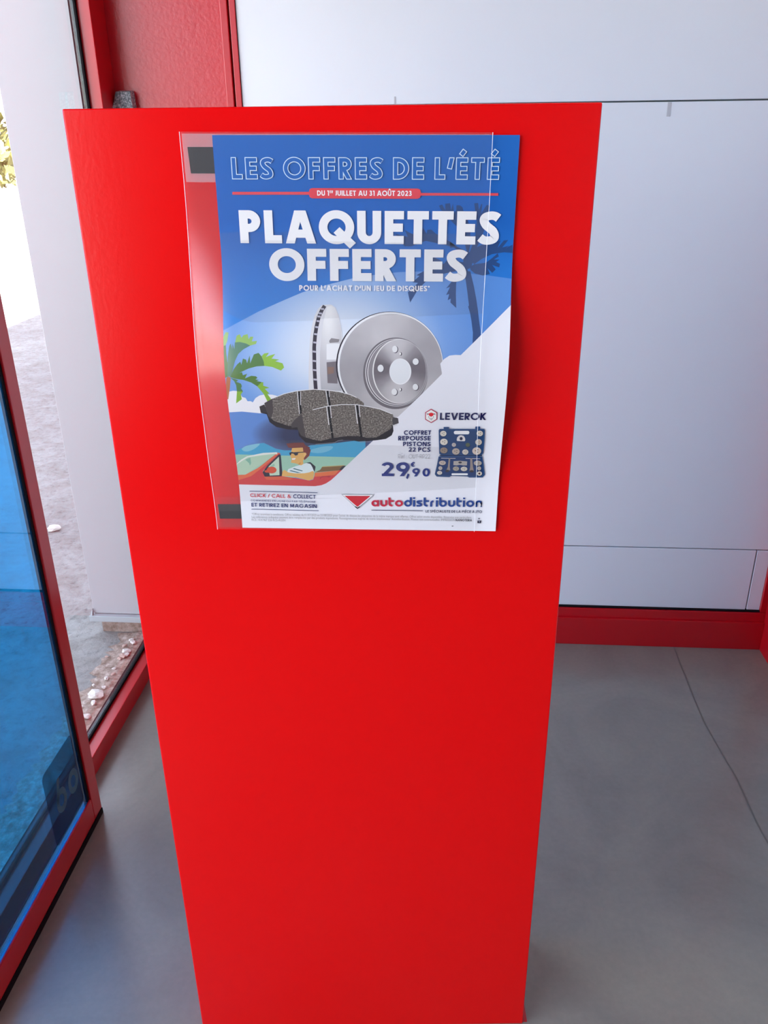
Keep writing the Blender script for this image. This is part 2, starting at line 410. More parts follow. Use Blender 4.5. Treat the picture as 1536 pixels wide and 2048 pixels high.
# ---- sunlit bushes far out
def leaf_mesh(seed, n, rx, ry, rz, size):
    rnd = random.Random(seed); v, f = [], []
    lobes = [(rnd.uniform(-.55, .55) * rx, rnd.uniform(-.5, .5) * ry, rz * rnd.uniform(.35, 1.5), rnd.uniform(.35, .6)) for _ in range(9)]
    for i in range(n):
        lx, ly, lz, lr = rnd.choice(lobes)
        d = Vector((rnd.gauss(0, 1), rnd.gauss(0, 1), rnd.gauss(0, 1))).normalized() * (0.6 + 0.4 * rnd.random())
        p = Vector((lx + d.x * lr * rx, ly + d.y * lr * ry, max(0.05, lz + d.z * lr * rz)))
        a = Vector((rnd.gauss(0, 1), rnd.gauss(0, 1), rnd.gauss(0, 1))).normalized(); b = a.orthogonal().normalized()
        s = size * rnd.uniform(.6, 1.3); k = len(v)
        v += [p - a * s, p + b * s * .5, p + a * s, p - b * s * .5]; f.append((k, k + 1, k + 2, k + 3))
    me = bpy.data.meshes.new('foliage'); me.from_pydata([tuple(x) for x in v], [], f); me.materials.append(M_LEAF)
    return me
FM = [leaf_mesh(s, 2200, 1.9, 1.5, 0.85, 0.10) for s in (1, 2, 3)]
def trunk_mesh():
    v, f = [], []
    for i in range(5):
        z = 1.3 * i / 4; r_ = 0.10 * (1 - 0.6 * i / 4)
        for k in range(8): v.append((r_ * math.cos(k * .785) + .05 * math.sin(i), r_ * math.sin(k * .785), z))
    for i in range(4):
        for k in range(8): f.append((i * 8 + k, i * 8 + (k + 1) % 8, i * 8 + 8 + (k + 1) % 8, i * 8 + 8 + k))
    me = bpy.data.meshes.new('trunk'); me.from_pydata(v, [], f); me.materials.append(M_BARK); return me
TM = trunk_mesh()
BUSH = [(-8.9, 20.0, 1.45), (-13.2, 20.6, 1.2), (-16.8, 19.0, 1.1), (-20.5, 11.0, 1.0)]
for i, (x, y, s) in enumerate(BUSH):
    b = bpy.data.objects.new('bush', None); COL.objects.link(b); b.location = (x, y, -0.001); b.scale = (s, s, s); b.rotation_euler = (0, 0, i * 1.3)
    tag(b, ('sunlit yellow green bush seen at the far left edge beyond the yard', 'second bush from the building along the far side of the yard', 'third bush from the building along the far side of the yard', 'lone bush farthest from the building at the yard side')[i], 'bush', 'bushes around the yard')
    for nm, me in (('foliage', FM[i % 3]), ('trunk', TM)):
        c = bpy.data.objects.new(nm, me); COL.objects.link(c); c.parent = b

# ================================================================== THINGS
# ---- red pedestal
BX0, BX1, BY, BD, BZ1 = -0.302, 0.213, 0.879, 0.17, 1.331
pd = empty('pedestal', (-0.045, BY + BD / 2, 0), 'tall glossy red sheet metal pedestal with the poster on its front', 'pedestal')
v_, f_ = cbox(BX0, BX1, BY, BY + BD, 0.0, BZ1)
link('body', v_, f_, M_BOX, pd, bevel=0.0022, seg=3)
v_, f_ = cbox(BX1 + 0.0003, BX1 + 0.007, BY + 0.003, BY + BD - 0.004, 0.0, 0.0035)
link('base_plate', v_, f_, M_RED, pd)

# ---- speckled block stuck on the red column
_v = [(-0.778, 1.300), (-0.722, 1.300), (-0.7255, 1.372), (-0.727, 1.408), (-0.7625, 1.4085), (-0.769, 1.388), (-0.777, 1.372)]
vv = [R(u, 2.0795, z) for u, z in _v] + [R(u * 0.98 - 0.0146, 2.052, 1.30 + (z - 1.30) * 0.97) for u, z in _v]
n = len(_v); ff = [tuple(range(n)), tuple(range(2 * n - 1, n - 1, -1))] + [(i, (i + 1) % n, n + (i + 1) % n, n + i) for i in range(n)]
o = link('foam_block', vv, ff, M_FOAM, bevel=0.002); tag(o, 'small dark grey speckled block stuck to the red column, peeking over the pedestal', 'block')

# ---- poster: curved sheet with its print
PC = dict(TL=(-0.1606, 1.3067), TR=(0.1353, 1.3034), BL=(-0.1652, 0.8900), BR=(0.1302, 0.8814))
PW, PH = 297.0, 420.0
def bulge(z, prm):
    amp, z0, zm, z1 = prm
    t = (z - z0) / (zm - z0) if z < zm else (z1 - z) / (z1 - zm)
    t = min(1.0, max(0.0, t)); return amp * t * t * (3 - 2 * t)
AMPL = lambda x: 1.06 - 0.42 * (x + 0.16) / 0.296       # the sheet stands off more at its left edge
def dbulge(z, prm):
    return (bulge(z + 1e-4, prm) - bulge(z - 1e-4, prm)) / 2e-4
PPRM = (0.030, 0.93, 1.08, 1.20)
PBASE = 0.0030
GS, GT = 9.9, 4.0                      # the sheet is a triangulated grid of 9.9 x 4 mm cells
T0, T1 = 84.0, 392.0                   # rows between these bend, the rest lies flat
def node_off(s, t):
    a, b = s / PW, t / PH
    x = (1 - b) * ((1 - a) * PC['TL'][0] + a * PC['TR'][0]) + b * ((1 - a) * PC['BL'][0] + a * PC['BR'][0])
    z = (1 - b) * ((1 - a) * PC['TL'][1] + a * PC['TR'][1]) + b * ((1 - a) * PC['BL'][1] + a * PC['BR'][1])
    return bulge(z, PPRM) * AMPL(x)
NODE = {}
def off(s, t):
    if t <= T0 or t >= T1: return 0.0
    i = min(29, max(0, int(s / GS))); j = int(t / GT)
    p, q = s / GS - i, t / GT - j
    def nd(i, j):
        if (i, j) not in NODE: NODE[(i, j)] = node_off(i * GS, j * GT)
        return NODE[(i, j)]
    A, B_, C_, D = nd(i, j), nd(i + 1, j), nd(i + 1, j + 1), nd(i, j + 1)
    return A + (B_ - A) * p + (C_ - B_) * q if p >= q else A + (C_ - D) * p + (D - A) * q
def on_sheet(s, t, lift):
    a, b = s / PW, t / PH
    x = (1 - b) * ((1 - a) * PC['TL'][0] + a * PC['TR'][0]) + b * ((1 - a) * PC['BL'][0] + a * PC['BR'][0])
    z = (1 - b) * ((1 - a) * PC['TL'][1] + a * PC['TR'][1]) + b * ((1 - a) * PC['BL'][1] + a * PC['BR'][1])
    return Vector((x, BY - PBASE - off(s, t) - lift, z))

# stroke lettering -------------------------------------------------
def arc(cx, cy, rx, ry, a0, a1, n=14):
    return [(cx + rx * math.cos(math.radians(a0 + (a1 - a0) * i / n)), cy + ry * math.sin(math.radians(a0 + (a1 - a0) * i / n))) for i in range(n + 1)]
def spl(p, n=6):
    out = []
    for i in range(len(p) - 1):
        q = [p[max(0, i - 1)], p[i], p[i + 1], p[min(len(p) - 1, i + 2)]]
        for k in range(n):
            t = k / n
            out.append(tuple(0.5 * (2 * q[1][j] + (q[2][j] - q[0][j]) * t + (2 * q[0][j] - 5 * q[1][j] + 4 * q[2][j] - q[3][j]) * t * t + (3 * q[1][j] - q[0][j] - 3 * q[2][j] + q[3][j]) * t ** 3) for j in (0, 1)))
    return out + [p[-1]]
def glyph(ch, w):
    """advance width and strokes (points, closed, clip) on a cap height of 1"""
    h = w / 2
    s = []
    def st(p, closed=False, clip=True): s.append((p, closed, clip))
    acc = None
    base = {'É': ('E', 'acute'), 'È': ('E', 'grave'), 'Û': ('U', 'circ'), 'é': ('e', 'acute')}.get(ch)
    if base: ch, acc = base
    if ch in 'EFL':
        W = .56 if ch != 'L' else .50
        st([(h, 0), (h, 1)])
        if ch in 'EF': st([(0, 1 - h), (W, 1 - h)]); st([(0, .5), (W * .95, .5)])
        if ch in 'EL': st([(0, h), (W, h)])
    elif ch == 'T': W = .62; st([(0, 1 - h), (W, 1 - h)]); st([(W / 2, 0), (W / 2, 1)])
    elif ch == 'I': W = w; st([(h, 0), (h, 1)])
    elif ch == 'J': W = .34; st([(W - h, 1), (W - h, .3)] + arc(W - h - .2, .3, .2, .3 - h, 0, -80, 8)[1:])
    elif ch == 'H': W = .7; st([(h, 0), (h, 1)]); st([(W - h, 0), (W - h, 1)]); st([(0, .5), (W, .5)])
    elif ch in 'PRB':
        W = .62; r = {'P': .33, 'R': .31, 'B': .27}[ch]; m = 1 - 2 * r
        st([(h, 0), (h, 1)])
        st([(0, 1 - h)] + arc(W - r - .01, 1 - r, r - h, r - h, 90, -90) + [(0, m + h)], clip=False)
        if ch == 'R': st([(W * .36, m + h), (W - h * .75, -.08)])
        if ch == 'B': r2 = (m + w * .8) / 2; st([(0, 2 * r2 - h)] + arc(W - r2, r2, r2 - h, r2 - h, 90, -90) + [(0, h)], clip=False)
    elif ch == 'D': W = .74; st([(h, 0), (h, 1)]); st([(0, 1 - h)] + arc(W - .5, .5, .5 - h, .5 - h, 90, -90, 20) + [(0, h)], clip=False)
    elif ch in 'OQ':
        W = 1.0; st(arc(.5, .5, .515 - h, .515 - h, 0, 360, 40)[:-1], True, False)
        if ch == 'Q': st([(.50, .42), (.97, -.06)], clip=False)
    elif ch in 'CG':
        W = .88; st(arc(.5, .5, .515 - h, .515 - h, 42, 318, 30), clip=False)
        if ch == 'G': W = .98; st([(.55, .5 - h * .6), (.98, .5 - h * .6)]); 
    elif ch == 'A':
        W = .90; k = h * 1.12
        st([(k - .08 * (W / 2 - k), -.08), (W / 2 - h * .10 + .0, 1.0 + .08)]); st([(W - k + .08 * (W / 2 - k), -.08), (W / 2 + h * .10, 1.08)]); st([(W * .2, .30), (W * .8, .30)])
    elif ch == 'V':
        W = .84; k = h * 1.1
        st([(k, 1.0), (W / 2 + h * .05, -.06)]); st([(W - k, 1.0), (W / 2 - h * .05, -.06)])
    elif ch == 'U': W = .70; st([(h, 1), (h, .36)] + arc(W / 2, .35, W / 2 - h, .36 - h, 180, 360, 14) + [(W - h, .36), (W - h, 1)], clip=False)
    elif ch in 'S':
        W = .58
        st(spl([(W - .035, 1 - h - .075), (W * .76, 1 - h - .012), (W * .53, 1 - h), (W * .29, 1 - h - .045), (h * .98, .735), (h + .06, .60), (W * .5, .505), (W - h - .055, .41), (W - h * .98, .275), (W * .74, h + .05), (W * .49, h), (W * .25, h + .012), (.03, h + .09)]), clip=False)
    elif ch == 'K': W = .70; st([(h, 0), (h, 1)]); st([(w * .7, .42), (W - h * 1.3 + .06, 1.08)]); st([(w * 1.05, .56), (W - h * 1.2 + .06, -.08)])
    elif ch == 'M': W = .98; st([(h + .05, 0), (h + .09, 1)]); st([(W - h - .05, 0), (W - h - .09, 1)]); st([(h + .07, 1.0), (W / 2 + .02, .10)]); st([(W - h - .07, 1.0), (W / 2 - .02, .10)])
    elif ch == 'N': W = .76; st([(h, 0), (h, 1)]); st([(W - h, 0), (W - h, 1)]); st([(h * .9, 1.05), (W - h * .9, -.05)])
    elif ch == 'Z': W = .6; st([(.02, 1 - h), (W, 1 - h)]); st([(0, h), (W, h)]); st([(W - h * 1.2, 1), (h * 1.2, 0)])
    elif ch == '0': W = .66; st(arc(.33, .5, .33 - h, .51 - h, 0, 360, 32)[:-1], True, False)
    elif ch == '1': W = .36; st([(W - h - .02, 0), (W - h - .02, 1)]); st([(.0, 1 - h), (W - w + .02, 1 - h)])
    elif ch == '2': W = .62; st(arc(.30, .70, .30 - h, .30 - h, 165, -30, 16) + [(.05 + h * .7, h * .6)], clip=True); st([(.02, h), (W, h)])
    elif ch == '3': W = .6; st(arc(.28, .74, .26 - h, .26 - h, 160, -80, 12)); st(arc(.28, .29, .31 - h, .29 - h, 90, -160, 14)); st([(.2, .53), (.32, .53)])
    elif ch == '9': W = .66; st(arc(.33, .66, .33 - h, .345 - h, 0, 360, 28)[:-1], True, False); st([(W - h * 1.15, .55), (.26, -.04)])
    elif ch == '6': W = .66; st(arc(.33, .33, .33 - h, .33 - h, 0, 360, 24)[:-1], True, False); st([(h * 1.1, .42), (.42, 1.02)])
    elif ch == "'": W = .26; st([(.05 + h * .4, .48), (.24 - h * .2, 1.06)])
    elif ch == ',': W = .5; st([(.1, -.1), (.38, .5)], clip=False)
    elif ch == '.': W = w; st([(h, 0), (h, w)])
    elif ch == ':': W = w * 1.5; st([(w, 0), (w, w * 1.6)]); st([(w, .5), (w, .5 + w * 1.6)])
    elif ch == '-': W = .3; st([(0, .42), (.3, .42)])
    elif ch == '*': W = .34; [st([(.17 - .15 * math.cos(a), .84 - .15 * math.sin(a)), (.17 + .15 * math.cos(a), .84 + .15 * math.sin(a))], clip=False) for a in (.52, 1.57, 2.62)]
    elif ch == '/': W = .4; st([(.03, -.06), (.37, 1.06)])
    elif ch == '&': W = .78; st(spl([(.76, .02), (.42, .42), (.22, .70), (.24, .86), (.36, .93), (.48, .84), (.46, .70), (.28, .54), (.10, .34), (.12, .16), (.28, .07), (.46, .10), (.62, .26), (.70, .46)], 4), clip=False)
    elif ch == '€': W = .74; st(arc(.46, .5, .42 - h, .5 - h, 48, 312, 22), clip=False); st([(0, .60), (.52, .60)]); st([(0, .38), (.48, .38)])
    # rounded lower case of the logo (x height .72)
    elif ch == 'a': W = .70; st(arc(.35, .35, .35 - h, .36 - h, 30, 330, 24), clip=False); st([(W - h, 0), (W - h, .71)])
    elif ch == 'o': W = .74; st(arc(.37, .355, .37 - h, .365 - h, 0, 360, 28)[:-1], True, False)
    elif ch in 'db':
        W = .72; cx = .36; st(arc(cx, .355, .36 - h, .365 - h, 0, 360, 28)[:-1], True, False); x = W - h if ch == 'd' else h; st([(x, .3), (x, 1.02)], clip=False)
    elif ch == 'u': W = .66; st([(h, .71), (h, .32)] + arc(W / 2, .32, W / 2 - h, .33 - h, 180, 360, 12) + [(W - h, .32), (W - h, .71)], clip=False)
    elif ch == 'n': W = .66; st([(h, 0), (h, .39)] + arc(W / 2, .38, W / 2 - h, .34 - h, 180, 0, 12) + [(W - h, .39), (W - h, 0)], clip=False)
    elif ch == 't': W = .50; st([(h, 1.0), (h, .30)] + arc(h + .22, .30, .22, .30 - h, 180, 285, 8), clip=False); st([(h, .71 - h), (W, .71 - h)])
    elif ch == 'i': W = w; st([(h, 0), (h, .71)]); st([(h, .84), (h, .84 + w * .85)], clip=False)
    elif ch == 'r': W = .42; st([(h, 0), (h, .40)] + arc(h + .24, .40, .24, .31 - h, 180, 95, 8), clip=False)
    elif ch == 's': W = .56; st(spl([(W - .02, .71 - h), (.30, .71 - h), (.16, .71 - h - .03), (h + .01, .52), (.2, .39), (W - .2, .33), (W - h - .01, .20), (W - .17, h + .02), (.28, h), (.02, h)], 5), clip=False)
    elif ch == 'f': W = .4; st([(h + .08, 0), (h + .08, .75)] + arc(h + .08 + .18, .75, .18, .25 - h, 180, 90, 6)); st([(0, .62), (.36, .62)])
    elif ch == 'e': W = .64; st(arc(.32, .33, .32 - h, .33 - h, 0, 320, 22), clip=False); st([(h, .33), (W - h, .33)])
    else: W = .35
    if acc:
        c = W / 2
        if acc == 'acute': st([(c - .06, 1.08), (c + .12, 1.32)], clip=False)
        if acc == 'grave': st([(c + .06, 1.08), (c - .12, 1.32)], clip=False)
        if acc == 'circ': st([(c - .18, 1.08), (c, 1.28), (c + .18, 1.08)], clip=False)
    return W, s
def clip_y(poly, y0, y1):
    for y, sg in ((y0, 1), (y1, -1)):
        out = []
        for i in range(len(poly)):
            a, b = poly[i], poly[(i + 1) % len(poly)]
            da, db = sg * (a[1] - y), sg * (b[1] - y)
            if da >= 0: out.append(a)
            if da * db < 0:
                k = da / (da - db); out.append((a[0] + (b[0] - a[0]) * k, a[1] + (b[1] - a[1]) * k))
        poly = out
        if len(poly) < 3: return []
    return poly
def stroke_quads(pts, closed, clip, w, d):
    """strip polygons of a stroke of width w, pulled in by d on every side"""
    P = [Vector(p) for p in pts]; n = len(P); hw = w / 2 - d
    if hw <= 0: return []
    if not closed and d:
        for a, b in ((0, 1), (-1, -2)):
            v = P[b] - P[a]; P[a] = P[a] + v.normalized() * min(d, v.length * .9)
    offs = []
    for i in range(n):
        d1 = (P[i] - P[i - 1]) if (i > 0 or closed) else None
        d2 = (P[(i + 1) % n] - P[i]) if (i < n - 1 or closed) else None
        d1 = d1.normalized() if d1 is not None and d1.length > 1e-9 else None
        d2 = d2.normalized() if d2 is not None and d2.length > 1e-9 else None
        if d1 is None: d1 = d2
        if d2 is None: d2 = d1
        n1 = Vector((-d1.y, d1.x)); n2 = Vector((-d2.y, d2.x)); m_ = (n1 + n2)
        m_ = n1 if m_.length < 1e-6 else m_.normalized()
        k = max(0.45, m_.dot(n1)); offs.append(m_ * (hw / k))
    out = []
    for i in range(n if closed else n - 1):
        k = (i + 1) % n
        q = [tuple(P[i] + offs[i]), tuple(P[i] - offs[i]), tuple(P[k] - offs[k]), tuple(P[k] + offs[k])]
        if clip: q = clip_y(q, d, 1 - d)
        if q: out.append(q)
    return out
def text_polys(s, a, b, cap, w, track, d):
    pen = 0.0; items = []; sup = False; k = 0
    while k < len(s):
        ch = s[k]; k += 1
        if ch == '^': sup = not sup; continue
        if ch == ' ': pen += .34; continue
        W, st = glyph(ch, w)
        sc, up = (.5, .5) if sup else (1, 0)
        ov = .0
        if ch == "'": pen -= track * .4
        for st_i, (p, cl, cp) in enumerate(st):
            for q in stroke_quads(p, cl, cp, w, d):
                items.append((st_i, [(pen + x * sc, up + y * sc) for x, y in q]))
        pen += W * sc + track * (0.6 if sup else 1)
    tot = max(1e-6, pen - track)
    A, Bv = Vector(a), Vector(b); dv = (Bv - A); ln = dv.length; ex = dv / ln; ey = Vector((ex.y, -ex.x))
    return [([tuple(A + ex * (x / tot * ln) + ey * (y * cap)) for x, y in q], i * 4.0e-6) for i, q in items]

ART = [
('P','SKY',[(0,0),(297,0),(297,420),(0,420)]),
('N',),
('P','SWEEP',[(0,184.09),(12.16,177.9),(36.43,165.92),(60.7,155.82),(81.87,147.36),(110.23,139.33),(141.11,131.97),(182.16,127.45),(223.2,126.3),(270.55,130.11),(297,133.43),(297,330),(0,330)]),
('N',),
('P','PALMD',[(248.3,126.44),(254.32,126.41),(258.29,140.72),(260.96,152.78),(262.95,163.8),(264.17,172.45),(266.05,183.91),(257.91,184.68),(256.49,174.75),(254.27,163.83),(251.52,145.27)]),
('P','PALMD',[(252.62,159.96),(261.95,159.93),(264.29,173.51),(266.09,184.28),(266.31,193.18),(258.07,198.17),(258.24,183.3),(256.45,171.58)]),
('P','PALMD',[(253.2,115.84),(255.99,105.24),(265.31,100.67),(275.63,100.63),(284.12,96.47),(281.36,103.63),(287.29,96.45),(291.62,96.06),(286.11,103.24),(293.16,101.48),(289.34,103.98),(296.27,100.56),(297.17,108.56),(287.97,107.91),(276.1,109.7),(265.93,114.28),(258.12,119.6)]),
('P','PALMD',[(254.19,121.88),(258.12,119.6),(270.07,118.04),(276.28,113.48),(281.65,108.92),(282.99,111.94),(277.94,114.98),(283.94,114.96),(280.44,117.24),(284.52,119.11),(283.86,122.51),(276.56,120.28),(280.33,124.41),(276.84,127.82),(271.87,123.32),(274.47,128.97),(267.28,130.51),(259.2,128.65),(254.28,124.9)]),
('P','PALMD',[(252.93,108.28),(257.89,94.68),(259.17,79.79),(255.59,61.48),(259.46,61.11),(260.57,68.03),(262.63,62.2),(263.8,62.19),(263.06,70.95),(268.12,62.91),(271.27,63.63),(269.7,78.28),(265.58,90.17),(261.34,100.69),(256.26,112.05)]),
('P','PALMD',[(251.47,112.07),(246.9,96.97),(240.09,84.29),(231.97,76.91),(222.29,67.39),(220.63,63.75),(223.71,62.65),(226.99,68.11),(226.8,61.91),(231.46,61.39),(232.85,68.09),(234.42,61.53),(235.69,71.02),(237.92,68.08),(237.91,63.34),(241.26,63.33),(244.06,65.15),(244.95,68.06),(248.29,73.18),(252.75,85.74),(253.4,100.72)]),
('P','PALMD',[(250.8,115.85),(237.64,103.8),(226.42,100.81),(208.09,97.11),(193.92,102.45),(186.77,102.47),(181.96,96.45),(177.18,90.45),(189.84,93.41),(186.6,86.69),(193.75,90.4),(200.89,92.62),(205.48,85.14),(208.74,90.35),(209.45,86.62),(213.38,86.23),(218.21,90.32),(226.24,94.79),(232.67,97.77),(232.87,103.82),(240.79,103.03),(248.89,106.78)]),
('P','PALMD',[(251.67,118.11),(230.03,115.94),(223.78,122.77),(206.21,126.62),(199.02,130.42),(202.24,131.16),(195.06,137.22),(200.69,137.95),(190.27,147.02),(192.73,156.78),(199.93,145.47),(207.92,137.16),(220.69,130.33),(238.28,126.48),(250.99,121.89)]),
('P','PALMD',[(250.14,120.39),(246.33,127.95),(236.84,134.78),(229.72,143.1),(233.73,141.58),(229.8,149.5),(233.01,148.36),(231.47,154.39),(234.69,152.87),(234.33,156.64),(240.47,161.9),(239.87,148.33),(240.09,137.03),(246.44,132.48),(251.91,126.42)]),
('P','PALMD',[(223.64,115.96),(216.39,112.97),(208.5,118.3),(206.18,124.35),(215.78,123.56),(226.93,120.49)]),
('P','PALMD',[(256.4,115.83),(256.38,117.13),(256.25,118.4),(256.0,119.6),(255.64,120.72),(255.18,121.71),(254.63,122.56),(254.01,123.24),(253.33,123.74),(252.6,124.05),(251.85,124.16),(251.1,124.06),(250.36,123.76),(249.64,123.26),(248.98,122.58),(248.39,121.74),(247.87,120.75),(247.44,119.64),(247.12,118.44),(246.91,117.17),(246.81,115.87),(246.83,114.57),(246.96,113.3),(247.21,112.09),(247.56,110.97),(248.01,109.98),(248.55,109.13),(249.17,108.45),(249.84,107.94),(250.56,107.63),(251.3,107.53),(252.06,107.63),(252.8,107.93),(253.51,108.43),(254.18,109.11),(254.78,109.95),(255.3,110.94),(255.74,112.05),(256.07,113.26),(256.29,114.53)]),
('N',),
('P','SEA',[(0,270.98),(13.66,270.08),(32.27,272.22),(62.23,272.93),(200,272.93),(200,380),(0,380)]),
('P','e8e7f4',[(-6.35,271.15),(-2.11,248.21),(2.66,246.75),(6.83,245.71),(11.15,246.02),(13.66,248.27),(15.94,253.05),(19.13,253.96),(20.95,257.9),(24.25,257.79),(26.32,259.14),(29.5,254.3),(34.13,251.2),(38.58,250.26),(47.33,250.29),(51.62,251.5),(55.26,254.39),(53.93,272.27),(32.27,272.22),(13.66,270.08),(-0.81,270.98)]),
('N',),
('P','b26a42',[(2.8,229.85),(5.63,231.53),(3.89,242.37),(2.51,248.23),(0.95,255.4),(-4.51,255.38),(-0.18,239.47),(1.01,232.08)]),
('P','93b870',[(-1.5,199.15),(-1.29,190.56),(0.61,189.06),(2.54,185.55),(5.47,186.05),(3.97,194.08),(2.27,198.13),(0.37,199.15)]),
('P','587e4c',[(-0.97,199.15),(2.27,198.13),(2.54,206.32),(3.61,217.85),(3.61,229.85),(-0.02,231.51),(-2.13,230.95),(-2.11,214.66)]),
('P','5d8672',[(2.26,229.84),(4.02,209.43),(5.71,199.15),(7.38,196.61),(8.83,202.21),(9.25,196.61),(10.96,202.21),(11.68,195.59),(16.77,195.08),(23.15,196.6),(27.38,198.63),(20.33,202.21),(14.82,206.84),(11.32,213.63),(8.75,221.62),(6.57,229.86)]),
('P','95bb68',[(11.95,195.59),(13.7,189.04),(16.93,187.53),(18.47,191.04),(20.65,188.53),(24.95,187.42),(25.92,192.55),(27.58,190.03),(30.79,190.02),(29.09,194.57),(34.45,194.06),(33.31,197.1),(27.38,198.63),(23.15,196.6),(16.77,195.08)]),
('P','587e4c',[(5.45,230.41),(9.22,222.71),(13.29,217.34),(16.63,214.69),(17.55,217.88),(19.46,211.53),(22.63,212.59),(23.53,216.29),(26.54,208.41),(26.75,216.3),(30.87,207.37),(35.75,205.82),(38.84,209.46),(40.79,214.73),(41.14,219.0),(33.05,219.52),(24.87,221.66),(16.57,225.45),(10.84,230.43)]),
('P','8fbb48',[(38.86,208.94),(41.63,206.35),(46.47,205.83),(43.12,209.99),(47.47,208.43),(52.89,206.87),(48.97,211.57),(57.0,212.64),(52.64,214.22),(60.1,216.36),(61.55,220.66),(58.17,223.92),(49.17,220.09),(41.14,219.0),(40.79,214.73)]),
('P','567a3c',[(4.37,230.41),(13.19,227.65),(17.65,225.46),(18.5,228.78),(22.92,227.13),(20.42,232.14),(27.09,229.36),(31.91,229.94),(33.42,231.62),(31.14,233.31),(34.89,233.88),(32.11,235.01),(37.44,236.16),(35.07,239.02),(32.75,241.03),(26.57,236.7),(18.67,233.83),(10.66,232.67)]),
('P','84b03a',[(32.5,240.85),(36.86,236.73),(39.07,236.17),(38.79,240.18),(45.15,242.52),(40.17,243.67),(44.69,248.98),(42.46,249.56),(45.38,254.36),(46.75,257.99),(42.71,260.42),(38.64,249.55)]),
('P','4f7a4c',[(5.36,231.53),(9.58,232.67),(13.23,234.38),(10.95,235.79),(15.66,237.8),(16.5,240.68),(15.22,243.0),(17.08,246.51),(10.83,246.49),(10.64,239.51),(8.86,234.93)]),
('P','84b03a',[(10.83,246.49),(17.08,246.51),(14.58,250.05),(15.16,255.45),(8.64,260.3)]),
('N',),
('P','3fa5d8',[(-11.62,326.48),(1.87,319.65),(14.19,314.0),(23.79,311.19),(33.23,309.73),(40.28,313.92),(45.6,317.24),(54.78,319.43),(62.29,319.4),(72.72,317.69),(84.26,312.68),(107.74,310.41),(145.24,304.88),(144.94,328.89),(-11.77,327.62)]),
('P','83c4e0',[(8.74,316.82),(9.87,315.75),(11.57,314.57),(14.25,313.44),(19.08,312.13),(24.88,310.88),(28.5,310.63),(28.25,312.09),(25.82,314.56),(23.21,316.77),(20.94,318.31),(18.48,319.58),(16.27,320.49),(14.47,320.97),(12.91,321.1),(11.54,320.96),(10.27,320.51),(9.19,319.81),(8.48,319.06),(8.13,318.38),(8.14,317.66)]),
('P','72bce0',[(82.94,319.31),(86.81,317.59),(92.77,315.65),(98.21,314.28),(102.66,313.71),(106.62,313.7),(108.99,314.24),(109.11,315.58),(107.65,317.48),(105.51,319.2),(102.77,320.57),(99.35,321.77),(95.94,322.57),(92.58,322.88),(89.23,322.8),(86.53,322.39),(84.2,321.65),(82.52,320.59)]),
('P','9dcab8',[(-11.45,325.12),(0.76,325.06),(41.08,325.98),(78.73,326.88),(144.94,328.34),(144.64,354.15),(-15.14,355.9)]),
('N',),
('P','d23a3e',[(-11.64,359.21),(0.61,356.85),(10.16,352.28),(23.43,343.18),(47.02,322.59),(50.67,323.91),(37.16,338.57),(29.91,345.37),(28.19,348.74),(30.13,354.3),(50.35,353.53),(72.26,357.16),(80.84,359.03),(85.25,357.56),(86.97,351.48),(106.35,346.87),(135.22,341.08),(134.73,371.55),(-12.99,373.51)]),
('P','e26a44',[(-3.61,355.78),(-0.39,352.39),(8.27,351.96),(23.46,342.84),(37.79,331.27),(47.02,322.59),(49.84,322.58),(35.45,336.34),(24.13,345.98),(14.8,353.91),(1.89,358.5),(-3.94,359.12)]),
('P','e2703f',[(87.1,348.72),(115.02,345.24),(110.04,351.24),(86.86,353.91)]),
('P','d8603e',[(29.17,354.31),(50.3,354.31),(61.71,356.39),(57.75,358.2),(31.72,358.5)]),
('P','b02838',[(92.97,357.47),(94.52,354.71),(99.37,353.78),(103.68,354.61),(105.2,352.39),(101.33,352.98),(95.55,353.05),(92.58,355.28)]),
('N',),
('P','e6efe9',[(-0.72,337.74),(5.6,332.04),(12.7,327.48),(31.02,322.89),(46.6,321.92),(46.86,324.49),(30.7,326.26),(15.28,329.72),(4.21,336.01),(-0.02,339.99)]),
('P','b4d2bd',[(0.17,338.3),(13.49,328.83),(30.76,325.7),(45.49,323.94),(32.83,333.89),(21.63,342.07),(8.27,351.96),(-3.15,351.29)]),
('P','7fb2a2',[(13.81,330.29),(16.29,329.15),(16.48,336.48),(14.71,339.88),(14.1,336.5),(10.32,332.01)]),
('P','262436',[(28.19,348.74),(34.21,339.72),(48.74,324.48),(50.53,325.59),(50.54,353.53),(30.13,354.3)]),
('P','c6dccb',[(35.52,341.06),(48.28,327.84),(47.09,352.12),(36.0,352.9)]),
('P','94c8b2',[(36.97,340.82),(42.05,336.85),(42.77,339.65),(39.74,341.92)]),
('P','d9502e',[(44.23,345.46),(44.1,346.16),(43.85,346.85),(43.47,347.5),(42.97,348.1),(42.36,348.64),(41.66,349.1),(40.89,349.47),(40.07,349.75),(39.2,349.92),(38.33,349.98),(37.46,349.94),(36.63,349.78),(35.84,349.52),(35.13,349.16),(34.5,348.71),(33.98,348.19),(33.58,347.59),(33.3,346.95),(33.15,346.26),(33.14,345.56),(33.27,344.86),(33.53,344.17),(33.92,343.52),(34.42,342.92),(35.03,342.38),(35.73,341.91),(36.5,341.54),(37.32,341.26),(38.18,341.09),(39.05,341.03),(39.91,341.08),(40.74,341.23),(41.52,341.5),(42.23,341.86),(42.85,342.31),(43.37,342.84),(43.78,343.43),(44.06,344.08),(44.21,344.76)]),
('P','d9502e',[(30.29,346.49),(33.73,345.33),(35.37,348.67),(31.49,349.27)]),
